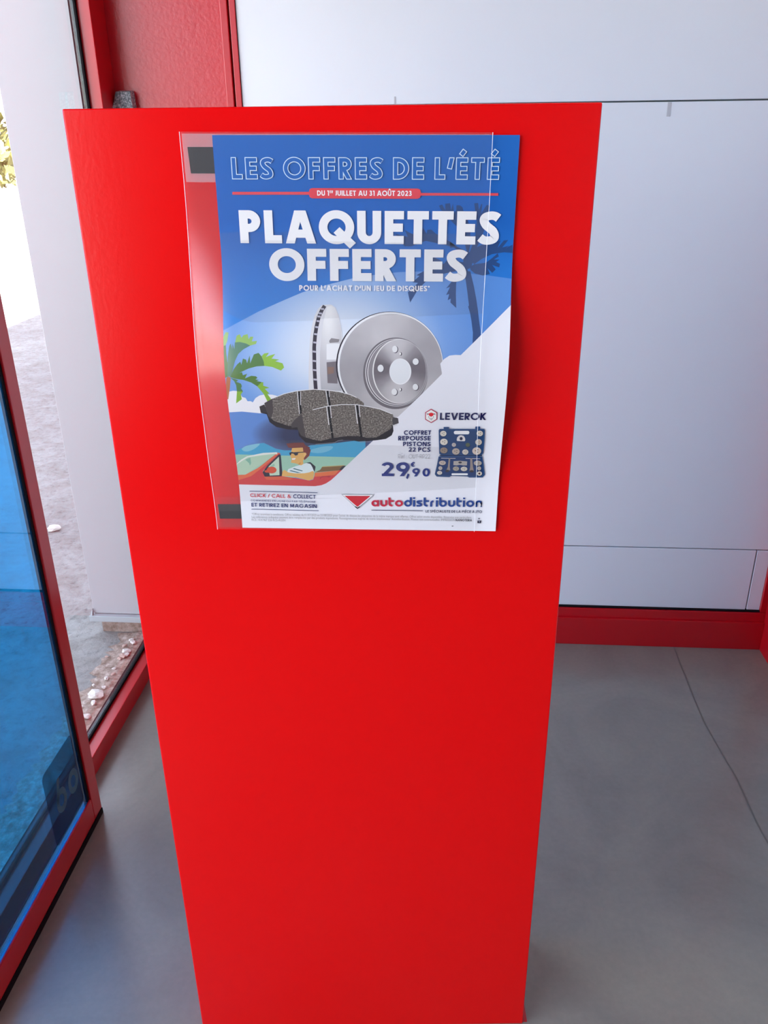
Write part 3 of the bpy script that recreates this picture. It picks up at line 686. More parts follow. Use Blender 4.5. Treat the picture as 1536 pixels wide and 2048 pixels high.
('P','262436',[(28.76,347.62),(31.54,348.71),(35.28,349.79),(35.02,353.14),(47.57,352.12),(47.46,353.67),(30.61,354.3)]),
('P','7d5a33',[(87.12,348.17),(93.5,344.78),(96.07,340.54),(120.95,338.78),(115.99,345.12)]),
('P','262436',[(115.04,344.58),(119.51,339.01),(122.85,338.99),(117.9,345.1)]),
('P','b9a56a',[(95.57,341.21),(97.05,340.09),(120.96,338.34),(120.93,339.22)]),
('P','2a2c36',[(76.3,336.03),(83.03,334.65),(88.63,340.61),(87.15,347.61),(83.74,339.31)]),
('N',),
('P','dcebf6',[(57.7,344.0),(66.55,340.02),(72.37,338.29),(78.22,335.8),(82.9,337.1),(85.05,341.53),(86.41,347.07),(83.26,348.76),(73.61,349.96),(55.45,349.03)]),
('P','e3b066',[(49.58,353.54),(50.77,347.41),(52.85,345.16),(57.4,348.46),(65.95,349.71),(75.55,349.39),(80.89,348.23),(85.11,346.19),(86.35,348.17),(85.28,357.01),(79.89,358.83),(72.29,356.61),(59.96,353.43)]),
('P','3d6f7c',[(62.49,343.73),(64.46,342.82),(74.01,346.07),(72.81,346.97)]),
('P','3d6f7c',[(58.49,346.44),(60.27,345.54),(71.75,348.76),(67.91,349.02)]),
('P','e3b066',[(63.93,316.06),(75.71,314.91),(79.46,322.65),(77.64,329.34),(74.79,332.7),(75.1,337.16),(72.31,339.19),(69.35,337.76),(65.83,336.34),(61.13,335.59),(62.24,330.55),(61.05,326.09)]),
('P','e9bd78',[(80.24,325.42),(80.18,325.95),(80.07,326.46),(79.92,326.94),(79.72,327.39),(79.49,327.79),(79.22,328.13),(78.93,328.41),(78.61,328.61),(78.29,328.73),(77.96,328.78),(77.64,328.74),(77.33,328.62),(77.04,328.42),(76.78,328.15),(76.55,327.81),(76.36,327.41),(76.22,326.96),(76.12,326.48),(76.08,325.97),(76.08,325.45),(76.14,324.93),(76.25,324.42),(76.4,323.93),(76.6,323.48),(76.84,323.08),(77.1,322.74),(77.4,322.47),(77.71,322.27),(78.03,322.14),(78.36,322.1),(78.68,322.14),(78.99,322.26),(79.28,322.46),(79.54,322.73),(79.77,323.07),(79.95,323.47),(80.1,323.91),(80.19,324.39),(80.24,324.9)]),
('P','c98f4c',[(69.07,337.76),(71.63,334.73),(72.3,336.29),(70.45,338.53)]),
('P','78342f',[(57.81,310.55),(66.74,309.43),(77.01,309.18),(78.83,312.91),(84.1,315.43),(82.91,316.54),(84.38,318.75),(82.06,326.53),(76.53,332.24),(75.72,329.91),(79.36,324.32),(78.53,322.43),(76.01,322.11),(75.67,315.57),(64.39,316.28),(59.75,315.74)]),
('P','1d2238',[(60.18,322.52),(63.08,321.4),(64.93,321.83),(76.08,321.0),(76.19,322.11),(70.14,322.7),(69.39,325.49),(66.69,326.28),(64.8,323.62),(62.56,323.4),(61.82,325.86),(60.45,325.2)]),
('P','f4f4f4',[(62.66,329.99),(67.05,329.4),(65.67,331.65),(62.81,331.89)]),
('N',),
('P','d9d9e6',[(86.07,249.72),(86.79,226.76),(88.1,205.34),(88.97,192.5),(91.01,179.89),(94.07,169.88),(97.89,162.89),(101.67,159.64),(105.96,159.12),(111.33,158.96),(115.6,161.83),(118.77,168.81),(120.85,177.82),(122.14,184.87),(122.26,200.18),(119.12,226.86),(123.5,249.85)]),
('N',),
('P','GREYD',[(103.0,159.16),(99.93,163.53),(96.52,170.31),(94.11,179.54),(92.48,188.74),(91.33,200.11),(91.27,210.61),(91.15,221.34),(91.3,232.5),(91.69,245.77),(95.64,245.47),(95.22,232.26),(95.05,221.22),(95.16,210.56),(95.2,200.24),(96.32,189.16),(97.9,180.22),(100.18,171.43),(103.32,165.21),(106.23,161.1)]),
('P','DISCR',[(107.02,161.11),(111.32,160.1),(114.79,162.34),(118.23,169.32),(120.31,178.33),(121.33,184.87),(121.18,200.18),(118.03,226.85),(120.84,246.3),(99.13,246.22),(98.73,226.8),(99.26,205.35),(100.84,189.96),(103.14,174.85)]),
('N',),
('P','b9b6cc',[(100.47,162.13),(103.9,162.52),(103.88,164.22),(100.45,163.83)]),
('P','b9b6cc',[(98.28,166.38),(101.71,166.77),(101.7,168.46),(98.27,168.07)]),
('P','b9b6cc',[(96.91,169.37),(100.34,169.76),(100.33,171.46),(96.9,171.07)]),
('P','b9b6cc',[(96.07,173.87),(99.5,174.26),(99.48,175.96),(96.05,175.57)]),
('P','b9b6cc',[(94.67,179.63),(98.1,180.03),(98.08,181.73),(94.65,181.34)]),
('P','b9b6cc',[(93.41,186.42),(96.84,186.82),(96.82,188.54),(93.39,188.14)]),
('P','b9b6cc',[(92.44,194.54),(95.87,194.94),(95.85,196.68),(92.41,196.27)]),
('P','b9b6cc',[(91.64,203.53),(95.08,203.95),(95.04,205.71),(91.6,205.29)]),
('P','b9b6cc',[(91.54,212.96),(94.99,213.39),(94.94,215.2),(91.49,214.76)]),
('P','b9b6cc',[(91.6,222.37),(95.05,222.81),(95.0,224.68),(91.54,224.23)]),
('P','b9b6cc',[(91.74,232.38),(95.21,232.84),(95.14,234.77),(91.67,234.3)]),
('P','efeff6',[(106.12,197.09),(119.6,196.58),(118.3,212.74),(105.86,212.71)]),
('P','8d8890',[(108.86,194.02),(111.04,191.22),(119.65,192.49),(118.54,195.3),(109.37,196.07)]),
('P','77707a',[(105.81,215.38),(117.19,214.33),(116.66,238.15),(106.29,237.54)]),
('P','8a6f68',[(106.78,220.23),(113.29,220.24),(113.13,226.84),(106.58,227.93)]),
('N',),
('P','2e2834',[(227.61,218.56),(227.5,224.1),(226.86,229.67),(225.68,235.21),(223.98,240.66),(221.77,245.95),(219.05,251.04),(215.86,255.86),(212.21,260.35),(208.14,264.46),(203.69,268.14),(198.9,271.35),(193.82,274.02),(188.5,276.15),(183.0,277.68),(177.37,278.61),(171.68,278.91),(165.99,278.59),(160.36,277.65),(154.86,276.09),(149.53,273.94),(144.45,271.23),(139.66,267.99),(135.2,264.27),(131.13,260.12),(127.47,255.58),(124.27,250.73),(121.54,245.61),(119.31,240.3),(117.59,234.85),(116.39,229.33),(115.71,223.79),(115.56,218.3),(115.93,212.91),(116.81,207.65),(118.21,202.55),(120.1,197.65),(122.47,192.98),(125.3,188.58),(128.57,184.48),(132.24,180.7),(136.28,177.29),(140.65,174.26),(145.32,171.65),(150.23,169.48),(155.34,167.77),(160.61,166.52),(165.97,165.77),(171.39,165.5),(176.81,165.74),(182.19,166.46),(187.46,167.68),(192.58,169.37),(197.5,171.53),(202.19,174.13),(206.58,177.16),(210.64,180.59),(214.34,184.38),(217.64,188.52),(220.51,192.96),(222.92,197.68),(224.85,202.63),(226.28,207.79),(227.21,213.11)]),
('P','eeeef6',[(227.61,218.56),(227.5,224.05),(226.87,229.57),(225.71,235.05),(224.04,240.44),(221.85,245.69),(219.18,250.72),(216.03,255.49),(212.44,259.94),(208.43,264.01),(204.04,267.65),(199.32,270.82),(194.31,273.47),(189.07,275.57),(183.64,277.09),(178.1,278.0),(172.49,278.31),(166.88,277.99),(161.33,277.05),(155.91,275.51),(150.66,273.39),(145.64,270.71),(140.92,267.5),(136.52,263.82),(132.5,259.71),(128.9,255.22),(125.73,250.41),(123.04,245.35),(120.83,240.09),(119.13,234.7),(117.95,229.23),(117.28,223.74),(117.12,218.3),(117.48,212.96),(118.35,207.75),(119.73,202.7),(121.59,197.84),(123.93,193.21),(126.72,188.85),(129.94,184.78),(133.56,181.04),(137.54,177.66),(141.86,174.66),(146.46,172.08),(151.3,169.92),(156.34,168.22),(161.53,166.99),(166.82,166.24),(172.17,165.98),(177.51,166.21),(182.81,166.93),(188.01,168.14),(193.06,169.82),(197.92,171.96),(202.53,174.54),(206.87,177.54),(210.88,180.93),(214.52,184.69),(217.78,188.79),(220.6,193.19),(222.98,197.87),(224.88,202.78),(226.3,207.89),(227.21,213.16)]),
('N',),
('P','DISCF',[(227.1,219.09),(226.99,224.45),(226.37,229.84),(225.24,235.2),(223.61,240.47),(221.47,245.59),(218.86,250.5),(215.79,255.16),(212.28,259.49),(208.36,263.46),(204.08,267.02),(199.48,270.1),(194.59,272.69),(189.47,274.73),(184.18,276.21),(178.77,277.1),(173.3,277.4),(167.83,277.09),(162.41,276.18),(157.11,274.68),(151.99,272.6),(147.09,269.99),(142.48,266.86),(138.18,263.27),(134.25,259.26),(130.73,254.89),(127.63,250.2),(125.0,245.26),(122.84,240.12),(121.17,234.86),(120.01,229.51),(119.35,224.14),(119.2,218.83),(119.54,213.6),(120.39,208.5),(121.73,203.56),(123.55,198.81),(125.84,194.28),(128.56,190.02),(131.71,186.04),(135.24,182.38),(139.13,179.07),(143.34,176.14),(147.83,173.62),(152.56,171.51),(157.49,169.85),(162.56,168.65),(167.72,167.92),(172.94,167.67),(178.16,167.89),(183.34,168.6),(188.41,169.78),(193.35,171.42),(198.09,173.51),(202.6,176.03),(206.83,178.96),(210.75,182.28),(214.31,185.96),(217.49,189.97),(220.25,194.27),(222.57,198.85),(224.43,203.65),(225.82,208.65),(226.71,213.81)]),
('N',),
('P','6e6872',[(212.01,227.25),(211.93,231.03),(211.53,234.82),(210.81,238.56),(209.76,242.23),(208.41,245.78),(206.75,249.18),(204.8,252.39),(202.59,255.37),(200.12,258.09),(197.43,260.51),(194.54,262.61),(191.48,264.37),(188.28,265.76),(184.97,266.76),(181.58,267.36),(178.16,267.56),(174.74,267.34),(171.34,266.72),(168.02,265.71),(164.8,264.3),(161.71,262.52),(158.79,260.4),(156.07,257.95),(153.57,255.21),(151.32,252.21),(149.33,248.99),(147.63,245.58),(146.22,242.01),(145.13,238.34),(144.36,234.6),(143.91,230.82),(143.78,227.04),(143.98,223.31),(144.51,219.66),(145.34,216.12),(146.49,212.73),(147.92,209.49),(149.65,206.45),(151.63,203.62),(153.86,201.02),(156.32,198.67),(158.98,196.6),(161.82,194.81),(164.81,193.33),(167.92,192.17),(171.13,191.32),(174.39,190.82),(177.7,190.65),(181.0,190.81),(184.27,191.32),(187.48,192.16),(190.6,193.33),(193.61,194.81),(196.46,196.6),(199.14,198.69),(201.62,201.05),(203.88,203.66),(205.9,206.52),(207.65,209.58),(209.13,212.84),(210.31,216.27),(211.19,219.83),(211.76,223.5)]),
('N',),
('P','c9c7d0',[(211.92,226.34),(211.84,229.91),(211.45,233.48),(210.75,237.01),(209.73,240.46),(208.42,243.8),(206.81,247.0),(204.93,250.01),(202.78,252.81),(200.4,255.36),(197.8,257.64),(195.01,259.62),(192.05,261.26),(188.95,262.56),(185.75,263.5),(182.49,264.07),(179.18,264.25),(175.87,264.05),(172.59,263.47),(169.38,262.51),(166.27,261.19),(163.29,259.52),(160.47,257.53),(157.83,255.23),(155.41,252.66),(153.23,249.84),(151.3,246.81),(149.65,243.6),(148.29,240.25),(147.23,236.79),(146.47,233.27),(146.03,229.7),(145.91,226.14),(146.1,222.62),(146.6,219.18),(147.4,215.84),(148.51,212.63),(149.9,209.57),(151.56,206.69),(153.48,204.01),(155.64,201.55),(158.02,199.33),(160.6,197.37),(163.34,195.68),(166.24,194.28),(169.25,193.17),(172.35,192.38),(175.52,191.9),(178.71,191.73),(181.91,191.89),(185.08,192.37),(188.19,193.17),(191.21,194.27),(194.12,195.68),(196.88,197.38),(199.48,199.35),(201.88,201.58),(204.07,204.06),(206.02,206.76),(207.71,209.66),(209.14,212.74),(210.28,215.97),(211.13,219.34),(211.68,222.8)]),
('P','5d5764',[(211.71,226.34),(211.64,229.84),(211.25,233.34),(210.56,236.8),(209.57,240.18),(208.28,243.46),(206.71,246.59),(204.87,249.54),(202.77,252.28),(200.43,254.79),(197.89,257.02),(195.15,258.95),(192.26,260.56),(189.23,261.84),(186.1,262.75),(182.9,263.31),(179.66,263.49),(176.42,263.29),(173.22,262.72),(170.07,261.78),(167.02,260.49),(164.1,258.86),(161.34,256.9),(158.76,254.65),(156.39,252.14),(154.25,249.37),(152.36,246.41),(150.75,243.26),(149.41,239.98),(148.37,236.59),(147.63,233.13),(147.19,229.64),(147.07,226.15),(147.25,222.69),(147.74,219.32),(148.53,216.04),(149.61,212.88),(150.97,209.88),(152.6,207.06),(154.48,204.43),(156.59,202.01),(158.92,199.83),(161.44,197.9),(164.13,196.25),(166.97,194.87),(169.92,193.79),(172.96,193.0),(176.06,192.53),(179.19,192.37),(182.32,192.53),(185.42,193.0),(188.47,193.78),(191.43,194.87),(194.28,196.25),(196.98,197.92),(199.53,199.85),(201.88,202.04),(204.02,204.48),(205.93,207.13),(207.59,209.97),(208.99,213.0),(210.11,216.17),(210.94,219.47),(211.48,222.87)]),
('N',),
('P','e2e1ea',[(211.43,226.2),(211.36,229.63),(210.98,233.06),(210.31,236.44),(209.34,239.76),(208.07,242.97),(206.53,246.03),(204.73,248.93),(202.68,251.61),(200.39,254.06),(197.9,256.24),(195.23,258.13),(192.39,259.71),(189.43,260.96),(186.37,261.85),(183.24,262.4),(180.07,262.57),(176.9,262.38),(173.77,261.82),(170.69,260.9),(167.71,259.64),(164.85,258.04),(162.14,256.13),(159.62,253.93),(157.3,251.46),(155.2,248.76),(153.36,245.85),(151.77,242.78),(150.46,239.56),(149.44,236.24),(148.71,232.85),(148.28,229.43),(148.16,226.01),(148.34,222.63),(148.82,219.31),(149.59,216.1),(150.64,213.01),(151.97,210.07),(153.57,207.29),(155.41,204.71),(157.48,202.34),(159.76,200.2),(162.23,198.31),(164.86,196.68),(167.63,195.33),(170.52,194.27),(173.5,193.51),(176.53,193.04),(179.59,192.89),(182.66,193.04),(185.7,193.5),(188.68,194.27),(191.58,195.34),(194.37,196.69),(197.02,198.32),(199.51,200.22),(201.81,202.38),(203.91,204.76),(205.78,207.36),(207.4,210.15),(208.77,213.12),(209.87,216.23),(210.68,219.47),(211.21,222.8)]),
('P','8b8690',[(211.29,225.99),(211.22,229.39),(210.85,232.78),(210.18,236.13),(209.23,239.41),(207.98,242.58),(206.47,245.61),(204.69,248.47),(202.67,251.13),(200.42,253.55),(197.97,255.7),(195.33,257.57),(192.54,259.13),(189.63,260.37),(186.61,261.25),(183.53,261.79),(180.41,261.96),(177.3,261.77),(174.21,261.22),(171.18,260.31),(168.24,259.06),(165.43,257.48),(162.76,255.59),(160.28,253.42),(157.99,250.98),(155.93,248.31),(154.1,245.43),(152.54,242.39),(151.25,239.21),(150.24,235.93),(149.53,232.58),(149.1,229.19),(148.98,225.81),(149.16,222.46),(149.62,219.18),(150.38,216.0),(151.42,212.94),(152.73,210.02),(154.3,207.28),(156.11,204.72),(158.15,202.38),(160.4,200.26),(162.83,198.39),(165.42,196.78),(168.15,195.44),(171.0,194.39),(173.93,193.63),(176.91,193.17),(179.93,193.02),(182.95,193.17),(185.94,193.63),(188.88,194.39),(191.74,195.44),(194.48,196.78),(197.09,198.4),(199.54,200.28),(201.81,202.41),(203.88,204.77),(205.72,207.35),(207.32,210.11),(208.67,213.05),(209.75,216.13),(210.55,219.33),(211.07,222.63)]),
('N',),
('P','e6e5ec',[(209.96,225.01),(209.9,228.39),(209.57,231.77),(208.97,235.1),(208.11,238.37),(206.99,241.52),(205.63,244.54),(204.02,247.39),(202.2,250.03),(200.17,252.44),(197.95,254.59),(195.57,256.45),(193.05,258.01),(190.41,259.23),(187.69,260.12),(184.9,260.65),(182.08,260.82),(179.26,260.63),(176.46,260.09),(173.72,259.19),(171.06,257.94),(168.51,256.37),(166.09,254.49),(163.83,252.33),(161.76,249.9),(159.89,247.24),(158.23,244.38),(156.81,241.35),(155.64,238.19),(154.72,234.92),(154.06,231.59),(153.68,228.22),(153.56,224.85),(153.71,221.52),(154.13,218.25),(154.81,215.09),(155.75,212.04),(156.94,209.14),(158.35,206.4),(159.99,203.85),(161.84,201.51),(163.87,199.4),(166.07,197.54),(168.42,195.93),(170.89,194.6),(173.46,193.55),(176.12,192.79),(178.82,192.33),(181.56,192.18),(184.29,192.33),(187.0,192.79),(189.66,193.55),(192.24,194.6),(194.73,195.93),(197.09,197.55),(199.31,199.42),(201.37,201.54),(203.24,203.89),(204.91,206.46),(206.36,209.21),(207.58,212.13),(208.56,215.2),(209.29,218.38),(209.76,221.67)]),
('P','DISCH',[(209.83,225.01),(209.77,228.35),(209.45,231.68),(208.86,234.98),(208.02,238.2),(206.93,241.32),(205.6,244.3),(204.03,247.11),(202.25,249.72),(200.27,252.1),(198.11,254.22),(195.79,256.06),(193.33,257.59),(190.76,258.8),(188.1,259.67),(185.38,260.2),(182.63,260.37),(179.88,260.18),(177.15,259.64),(174.47,258.75),(171.88,257.53),(169.39,255.98),(167.03,254.12),(164.83,251.98),(162.8,249.59),(160.97,246.97),(159.36,244.14),(157.97,241.15),(156.82,238.03),(155.92,234.8),(155.28,231.51),(154.9,228.18),(154.79,224.85),(154.94,221.56),(155.34,218.34),(156.01,215.2),(156.92,212.19),(158.08,209.32),(159.46,206.62),(161.06,204.1),(162.86,201.79),(164.84,199.7),(166.99,197.86),(169.28,196.27),(171.69,194.95),(174.2,193.92),(176.79,193.17),(179.43,192.72),(182.1,192.57),(184.77,192.72),(187.41,193.17),(190.01,193.92),(192.53,194.95),(194.96,196.28),(197.26,197.87),(199.43,199.72),(201.43,201.82),(203.26,204.14),(204.89,206.68),(206.31,209.4),(207.5,212.28),(208.46,215.32),(209.17,218.46),(209.63,221.71)]),
('N',),
('P','5a5560',[(180.57,202.52),(180.47,203.47),(180.18,204.35),(179.71,205.11),(179.09,205.7),(178.37,206.06),(177.6,206.19),(176.82,206.06),(176.1,205.69),(175.48,205.11),(175.0,204.35),(174.7,203.47),(174.6,202.52),(174.7,201.58),(175.0,200.7),(175.47,199.95),(176.09,199.37),(176.8,199.01),(177.58,198.88),(178.35,199.01),(179.07,199.37),(179.69,199.95),(180.16,200.7),(180.47,201.58)]),
('P','e3e4ee',[(179.62,202.13),(179.53,203.01),(179.26,203.83),(178.83,204.53),(178.27,205.08),(177.62,205.42),(176.91,205.53),(176.21,205.41),(175.56,205.07),(174.99,204.53),(174.56,203.83),(174.29,203.01),(174.19,202.13),(174.28,201.25),(174.55,200.44),(174.98,199.74),(175.54,199.2),(176.2,198.87),(176.9,198.75),(177.6,198.87),(178.25,199.2),(178.82,199.74),(179.25,200.44),(179.52,201.26)]),
('P','5a5560',[(166.19,222.2),(166.08,223.26),(165.73,224.26),(165.19,225.12),(164.48,225.78),(163.66,226.19),(162.77,226.33),(161.89,226.19),(161.07,225.77),(160.36,225.11),(159.82,224.24),(159.48,223.24),(159.37,222.18),(159.49,221.11),(159.83,220.13),(160.37,219.28),(161.08,218.64),(161.9,218.23),(162.78,218.1),(163.67,218.24),(164.49,218.64),(165.19,219.29),(165.73,220.14),(166.07,221.13)]),
('P','e3e4ee',[(165.24,221.78),(165.13,222.78),(164.81,223.71),(164.32,224.51),(163.66,225.12),(162.91,225.51),(162.09,225.64),(161.28,225.5),(160.52,225.11),(159.87,224.49),(159.38,223.69),(159.06,222.76),(158.96,221.76),(159.07,220.77),(159.39,219.85),(159.89,219.07),(160.54,218.46),(161.29,218.09),(162.1,217.96),(162.91,218.09),(163.67,218.47),(164.32,219.08),(164.82,219.87),(165.13,220.79)]),
('P','5a5560',[(202.87,215.28),(202.77,216.22),(202.44,217.1),(201.91,217.86),(201.21,218.44),(200.39,218.81),(199.51,218.93),(198.62,218.8),(197.79,218.43),(197.08,217.85),(196.52,217.09),(196.17,216.21),(196.04,215.27),(196.15,214.33),(196.48,213.45),(197.01,212.7),(197.71,212.13),(198.53,211.77),(199.41,211.65),(200.3,211.78),(201.12,212.14),(201.84,212.71),(202.39,213.46),(202.74,214.34)]),
('P','e3e4ee',[(201.91,214.87),(201.82,215.75),(201.51,216.56),(201.02,217.26),(200.38,217.8),(199.63,218.14),(198.81,218.25),(198.0,218.13),(197.24,217.79),(196.58,217.25),(196.07,216.55),(195.75,215.73),(195.63,214.86),(195.73,213.99),(196.03,213.18),(196.52,212.49),(197.17,211.96),(197.92,211.63),(198.73,211.52),(199.54,211.63),(200.3,211.97),(200.96,212.5),(201.47,213.19),(201.79,214.0)]),
('P','5a5560',[(202.84,242.61),(202.75,243.59),(202.45,244.5),(201.96,245.29),(201.32,245.89),(200.56,246.27),(199.73,246.39),(198.9,246.26),(198.13,245.88),(197.45,245.27),(196.93,244.48),(196.6,243.57),(196.47,242.59),(196.56,241.61),(196.86,240.7),(197.35,239.93),(198.0,239.33),(198.76,238.96),(199.58,238.84),(200.4,238.97),(201.18,239.35),(201.85,239.94),(202.37,240.72),(202.71,241.63)]),
('P','e3e4ee',[(201.86,242.17),(201.78,243.07),(201.51,243.91),(201.06,244.64),(200.47,245.19),(199.77,245.54),(199.02,245.66),(198.27,245.54),(197.56,245.18),(196.94,244.62),(196.47,243.9),(196.16,243.05),(196.05,242.15),(196.13,241.25),(196.4,240.41),(196.85,239.7),(197.44,239.15),(198.14,238.81),(198.88,238.69),(199.64,238.81),(200.34,239.16),(200.96,239.71),(201.43,240.43),(201.74,241.27)]),
('P','5a5560',[(180.48,248.02),(180.38,249.05),(180.07,250.01),(179.57,250.84),(178.92,251.48),(178.15,251.87),(177.32,252.01),(176.5,251.87),(175.72,251.46),(175.06,250.83),(174.54,249.99),(174.22,249.03),(174.11,248.0),(174.21,246.97),(174.52,246.02),(175.02,245.2),(175.67,244.57),(176.44,244.18),(177.26,244.05),(178.08,244.19),(178.86,244.58),(179.52,245.21),(180.03,246.03),(180.36,246.99)]),
('P','e3e4ee',[(179.5,247.58),(179.41,248.53),(179.13,249.42),(178.68,250.18),(178.08,250.77),(177.38,251.14),(176.62,251.26),(175.87,251.13),(175.16,250.76),(174.56,250.17),(174.09,249.4),(173.79,248.51),(173.69,247.56),(173.78,246.6),(174.07,245.72),(174.52,244.96),(175.12,244.39),(175.82,244.02),(176.57,243.9),(177.32,244.03),(178.02,244.4),(178.63,244.98),(179.1,245.74),(179.4,246.62)]),
('P','4a4650',[(184.46,206.99),(184.4,207.54),(184.21,208.03),(183.91,208.43),(183.53,208.68),(183.11,208.77),(182.69,208.68),(182.31,208.43),(182.01,208.03),(181.81,207.53),(181.74,206.98),(181.81,206.43),(182.0,205.94),(182.3,205.55),(182.67,205.3),(183.09,205.21),(183.51,205.3),(183.89,205.55),(184.2,205.94),(184.39,206.44)]),
('P','eaeaf2',[(183.44,206.85),(183.4,207.28),(183.28,207.67),(183.08,207.97),(182.84,208.17),(182.56,208.24),(182.29,208.17),(182.04,207.97),(181.85,207.67),(181.72,207.28),(181.67,206.85),(181.72,206.42),(181.84,206.04),(182.03,205.73),(182.28,205.54),(182.55,205.47),(182.82,205.54),(183.07,205.74),(183.27,206.04),(183.4,206.43)]),
('P','4a4650',[(184.81,245.03),(184.75,245.64),(184.56,246.19),(184.26,246.62),(183.88,246.9),(183.45,247.0),(183.02,246.9),(182.63,246.62),(182.32,246.18),(182.12,245.63),(182.04,245.02),(182.1,244.41),(182.29,243.86),(182.59,243.42),(182.98,243.15),(183.4,243.05),(183.83,243.15),(184.22,243.43),(184.53,243.87),(184.73,244.42)]),
('P','eaeaf2',[(183.77,244.88),(183.73,245.35),(183.61,245.78),(183.41,246.12),(183.16,246.34),(182.89,246.41),(182.61,246.33),(182.35,246.11),(182.15,245.77),(182.02,245.34),(181.97,244.87),(182.01,244.4),(182.13,243.97),(182.33,243.63),(182.58,243.42),(182.85,243.34),(183.13,243.42),(183.39,243.64),(183.59,243.97),(183.72,244.4)]),
('P','f2f2f8',[(194.33,225.25),(194.25,227.06),(193.98,228.86),(193.53,230.6),(192.88,232.25),(192.06,233.79),(191.09,235.19),(189.97,236.42),(188.72,237.45),(187.37,238.28),(185.94,238.88),(184.46,239.24),(182.95,239.36),(181.44,239.23),(179.95,238.86),(178.51,238.25),(177.14,237.41),(175.88,236.37),(174.74,235.13),(173.73,233.73),(172.89,232.19),(172.21,230.53),(171.72,228.79),(171.42,226.99),(171.32,225.18),(171.41,223.37),(171.7,221.61),(172.18,219.92),(172.84,218.32),(173.66,216.85),(174.65,215.53),(175.77,214.37),(177.01,213.4),(178.35,212.63),(179.76,212.07),(181.23,211.73),(182.72,211.62),(184.21,211.74),(185.68,212.08),(187.1,212.65),(188.45,213.42),(189.71,214.4),(190.85,215.56),(191.85,216.89),(192.7,218.37),(193.38,219.97),(193.89,221.67),(194.2,223.44)]),
('P','dfe2ee',[(193.16,224.96),(193.09,226.69),(192.84,228.39),(192.41,230.04),(191.81,231.61),(191.05,233.07),(190.15,234.4),(189.11,235.56),(187.95,236.54),(186.7,237.33),(185.37,237.89),(184.0,238.24),(182.59,238.35),(181.19,238.23),(179.81,237.88),(178.47,237.3),(177.21,236.51),(176.03,235.52),(174.97,234.35),(174.04,233.02),(173.25,231.55),(172.63,229.98),(172.17,228.33),(171.89,226.63),(171.8,224.9),(171.88,223.19),(172.15,221.51),(172.59,219.91),(173.2,218.39),(173.97,216.99),(174.89,215.74),(175.93,214.64),(177.08,213.71),(178.32,212.98),(179.63,212.45),(181.0,212.13),(182.38,212.02),(183.77,212.13),(185.13,212.46),(186.45,213.0),(187.71,213.73),(188.87,214.66),(189.93,215.77),(190.86,217.03),(191.65,218.44),(192.28,219.96),(192.75,221.57),(193.04,223.25)]),
('N',),
('P','PAPER',[(297,158.79999999999998),(296.7,159.1),(246.01,208.27),(240.49,208.0),(234.2,208.76),(228.51,212.34),(224.68,216.99),(226.83,227.91),(179.7,278.01),(127.52,334.65),(111.21,352.06),(105.33,357.96),(99.48,362.22),(94.26,364.53),(86.77,365.9),(46.76,365.44),(0,364.72),(0,420),(297,420)]),
('N',),
('P','2a272c',[(32.83,263.97),(38.2,261.68),(41.86,273.4),(57.71,284.26),(76.36,289.17),(72.94,292.87),(61.32,292.25),(48.88,289.15),(42.05,283.02),(39.77,273.39),(33.69,271.6)]),
('P','PAD',[(38.35,259.95),(47.54,254.52),(60.22,249.52),(73.76,246.25),(91.31,244.45),(105.67,245.37),(117.98,247.07),(130.3,250.88),(138.52,255.17),(144.17,260.29),(144.13,263.39),(131.94,271.26),(88.8,294.1),(76.44,287.95),(62.71,287.94),(47.4,281.82),(41.65,275.78),(40.09,269.84)]),
('N',),
('P','4a4347',[(38.35,259.95),(47.51,254.86),(46.74,271.04),(43.42,279.39),(40.87,272.8)]),
('P','e0e0ea',[(73.75,246.51),(74.46,272.93),(75.3,272.84),(74.57,246.43)]),
('P','141218',[(74.65,247.02),(75.19,273.0),(77.49,272.78),(76.91,246.82)]),
('P','d0d0da',[(77.27,246.92),(76.4,262.38),(77.13,262.38),(77.99,246.93)]),
('P','e0e0ea',[(103.8,245.99),(105.73,263.35),(106.56,263.2),(104.62,245.85)]),
('P','141218',[(104.71,246.54),(106.46,263.47),(108.74,263.09),(106.96,246.19)]),
('P','d0d0da',[(107.33,246.39),(107.41,253.06),(108.13,253.03),(108.05,246.35)]),
('P','e2e2ec',[(47.64,254.89),(60.32,249.67),(73.81,246.41),(91.3,244.72),(105.62,245.76),(117.9,247.45),(130.18,251.03),(136.3,254.17),(136.62,253.46),(130.42,250.29),(118.06,246.69),(105.71,244.99),(91.32,243.95),(73.74,245.65),(60.15,248.93),(47.43,254.15)]),
('P','3a3538',[(32.83,263.97),(37.89,261.68),(40.5,271.02),(33.69,271.6)]),
('N',),
('P','26232a',[(63.94,285.49),(72.13,289.17),(72.44,300.33),(79.37,309.14),(90.05,310.63),(100.87,309.71),(109.52,308.81),(116.09,305.9),(126.86,305.5),(137.59,307.48),(157.02,305.93),(167.8,304.16),(174.24,299.58),(176.13,294.06),(175.43,286.79),(152.79,294.08),(78.33,291.63)]),
('P','PAD',[(69.1,279.44),(79.65,269.95),(90.2,267.87),(104.98,263.85),(120.67,261.94),(136.31,262.22),(148.83,264.55),(161.39,267.48),(175.32,273.93),(175.98,277.23),(175.42,285.58),(173.11,291.63),(157.03,302.45),(147.35,302.72),(137.72,300.5),(125.92,300.52),(108.68,303.04),(96.7,306.82),(88.19,305.33),(77.7,301.58),(72.86,294.11),(71.24,286.72)]),
('N',),
('P','4a4448',[(65.0,285.49),(69.63,279.44),(77.39,272.89),(78.09,281.87),(79.76,302.83),(74.62,299.71),(72.33,294.11),(71.29,289.17),(65.17,290.4)]),
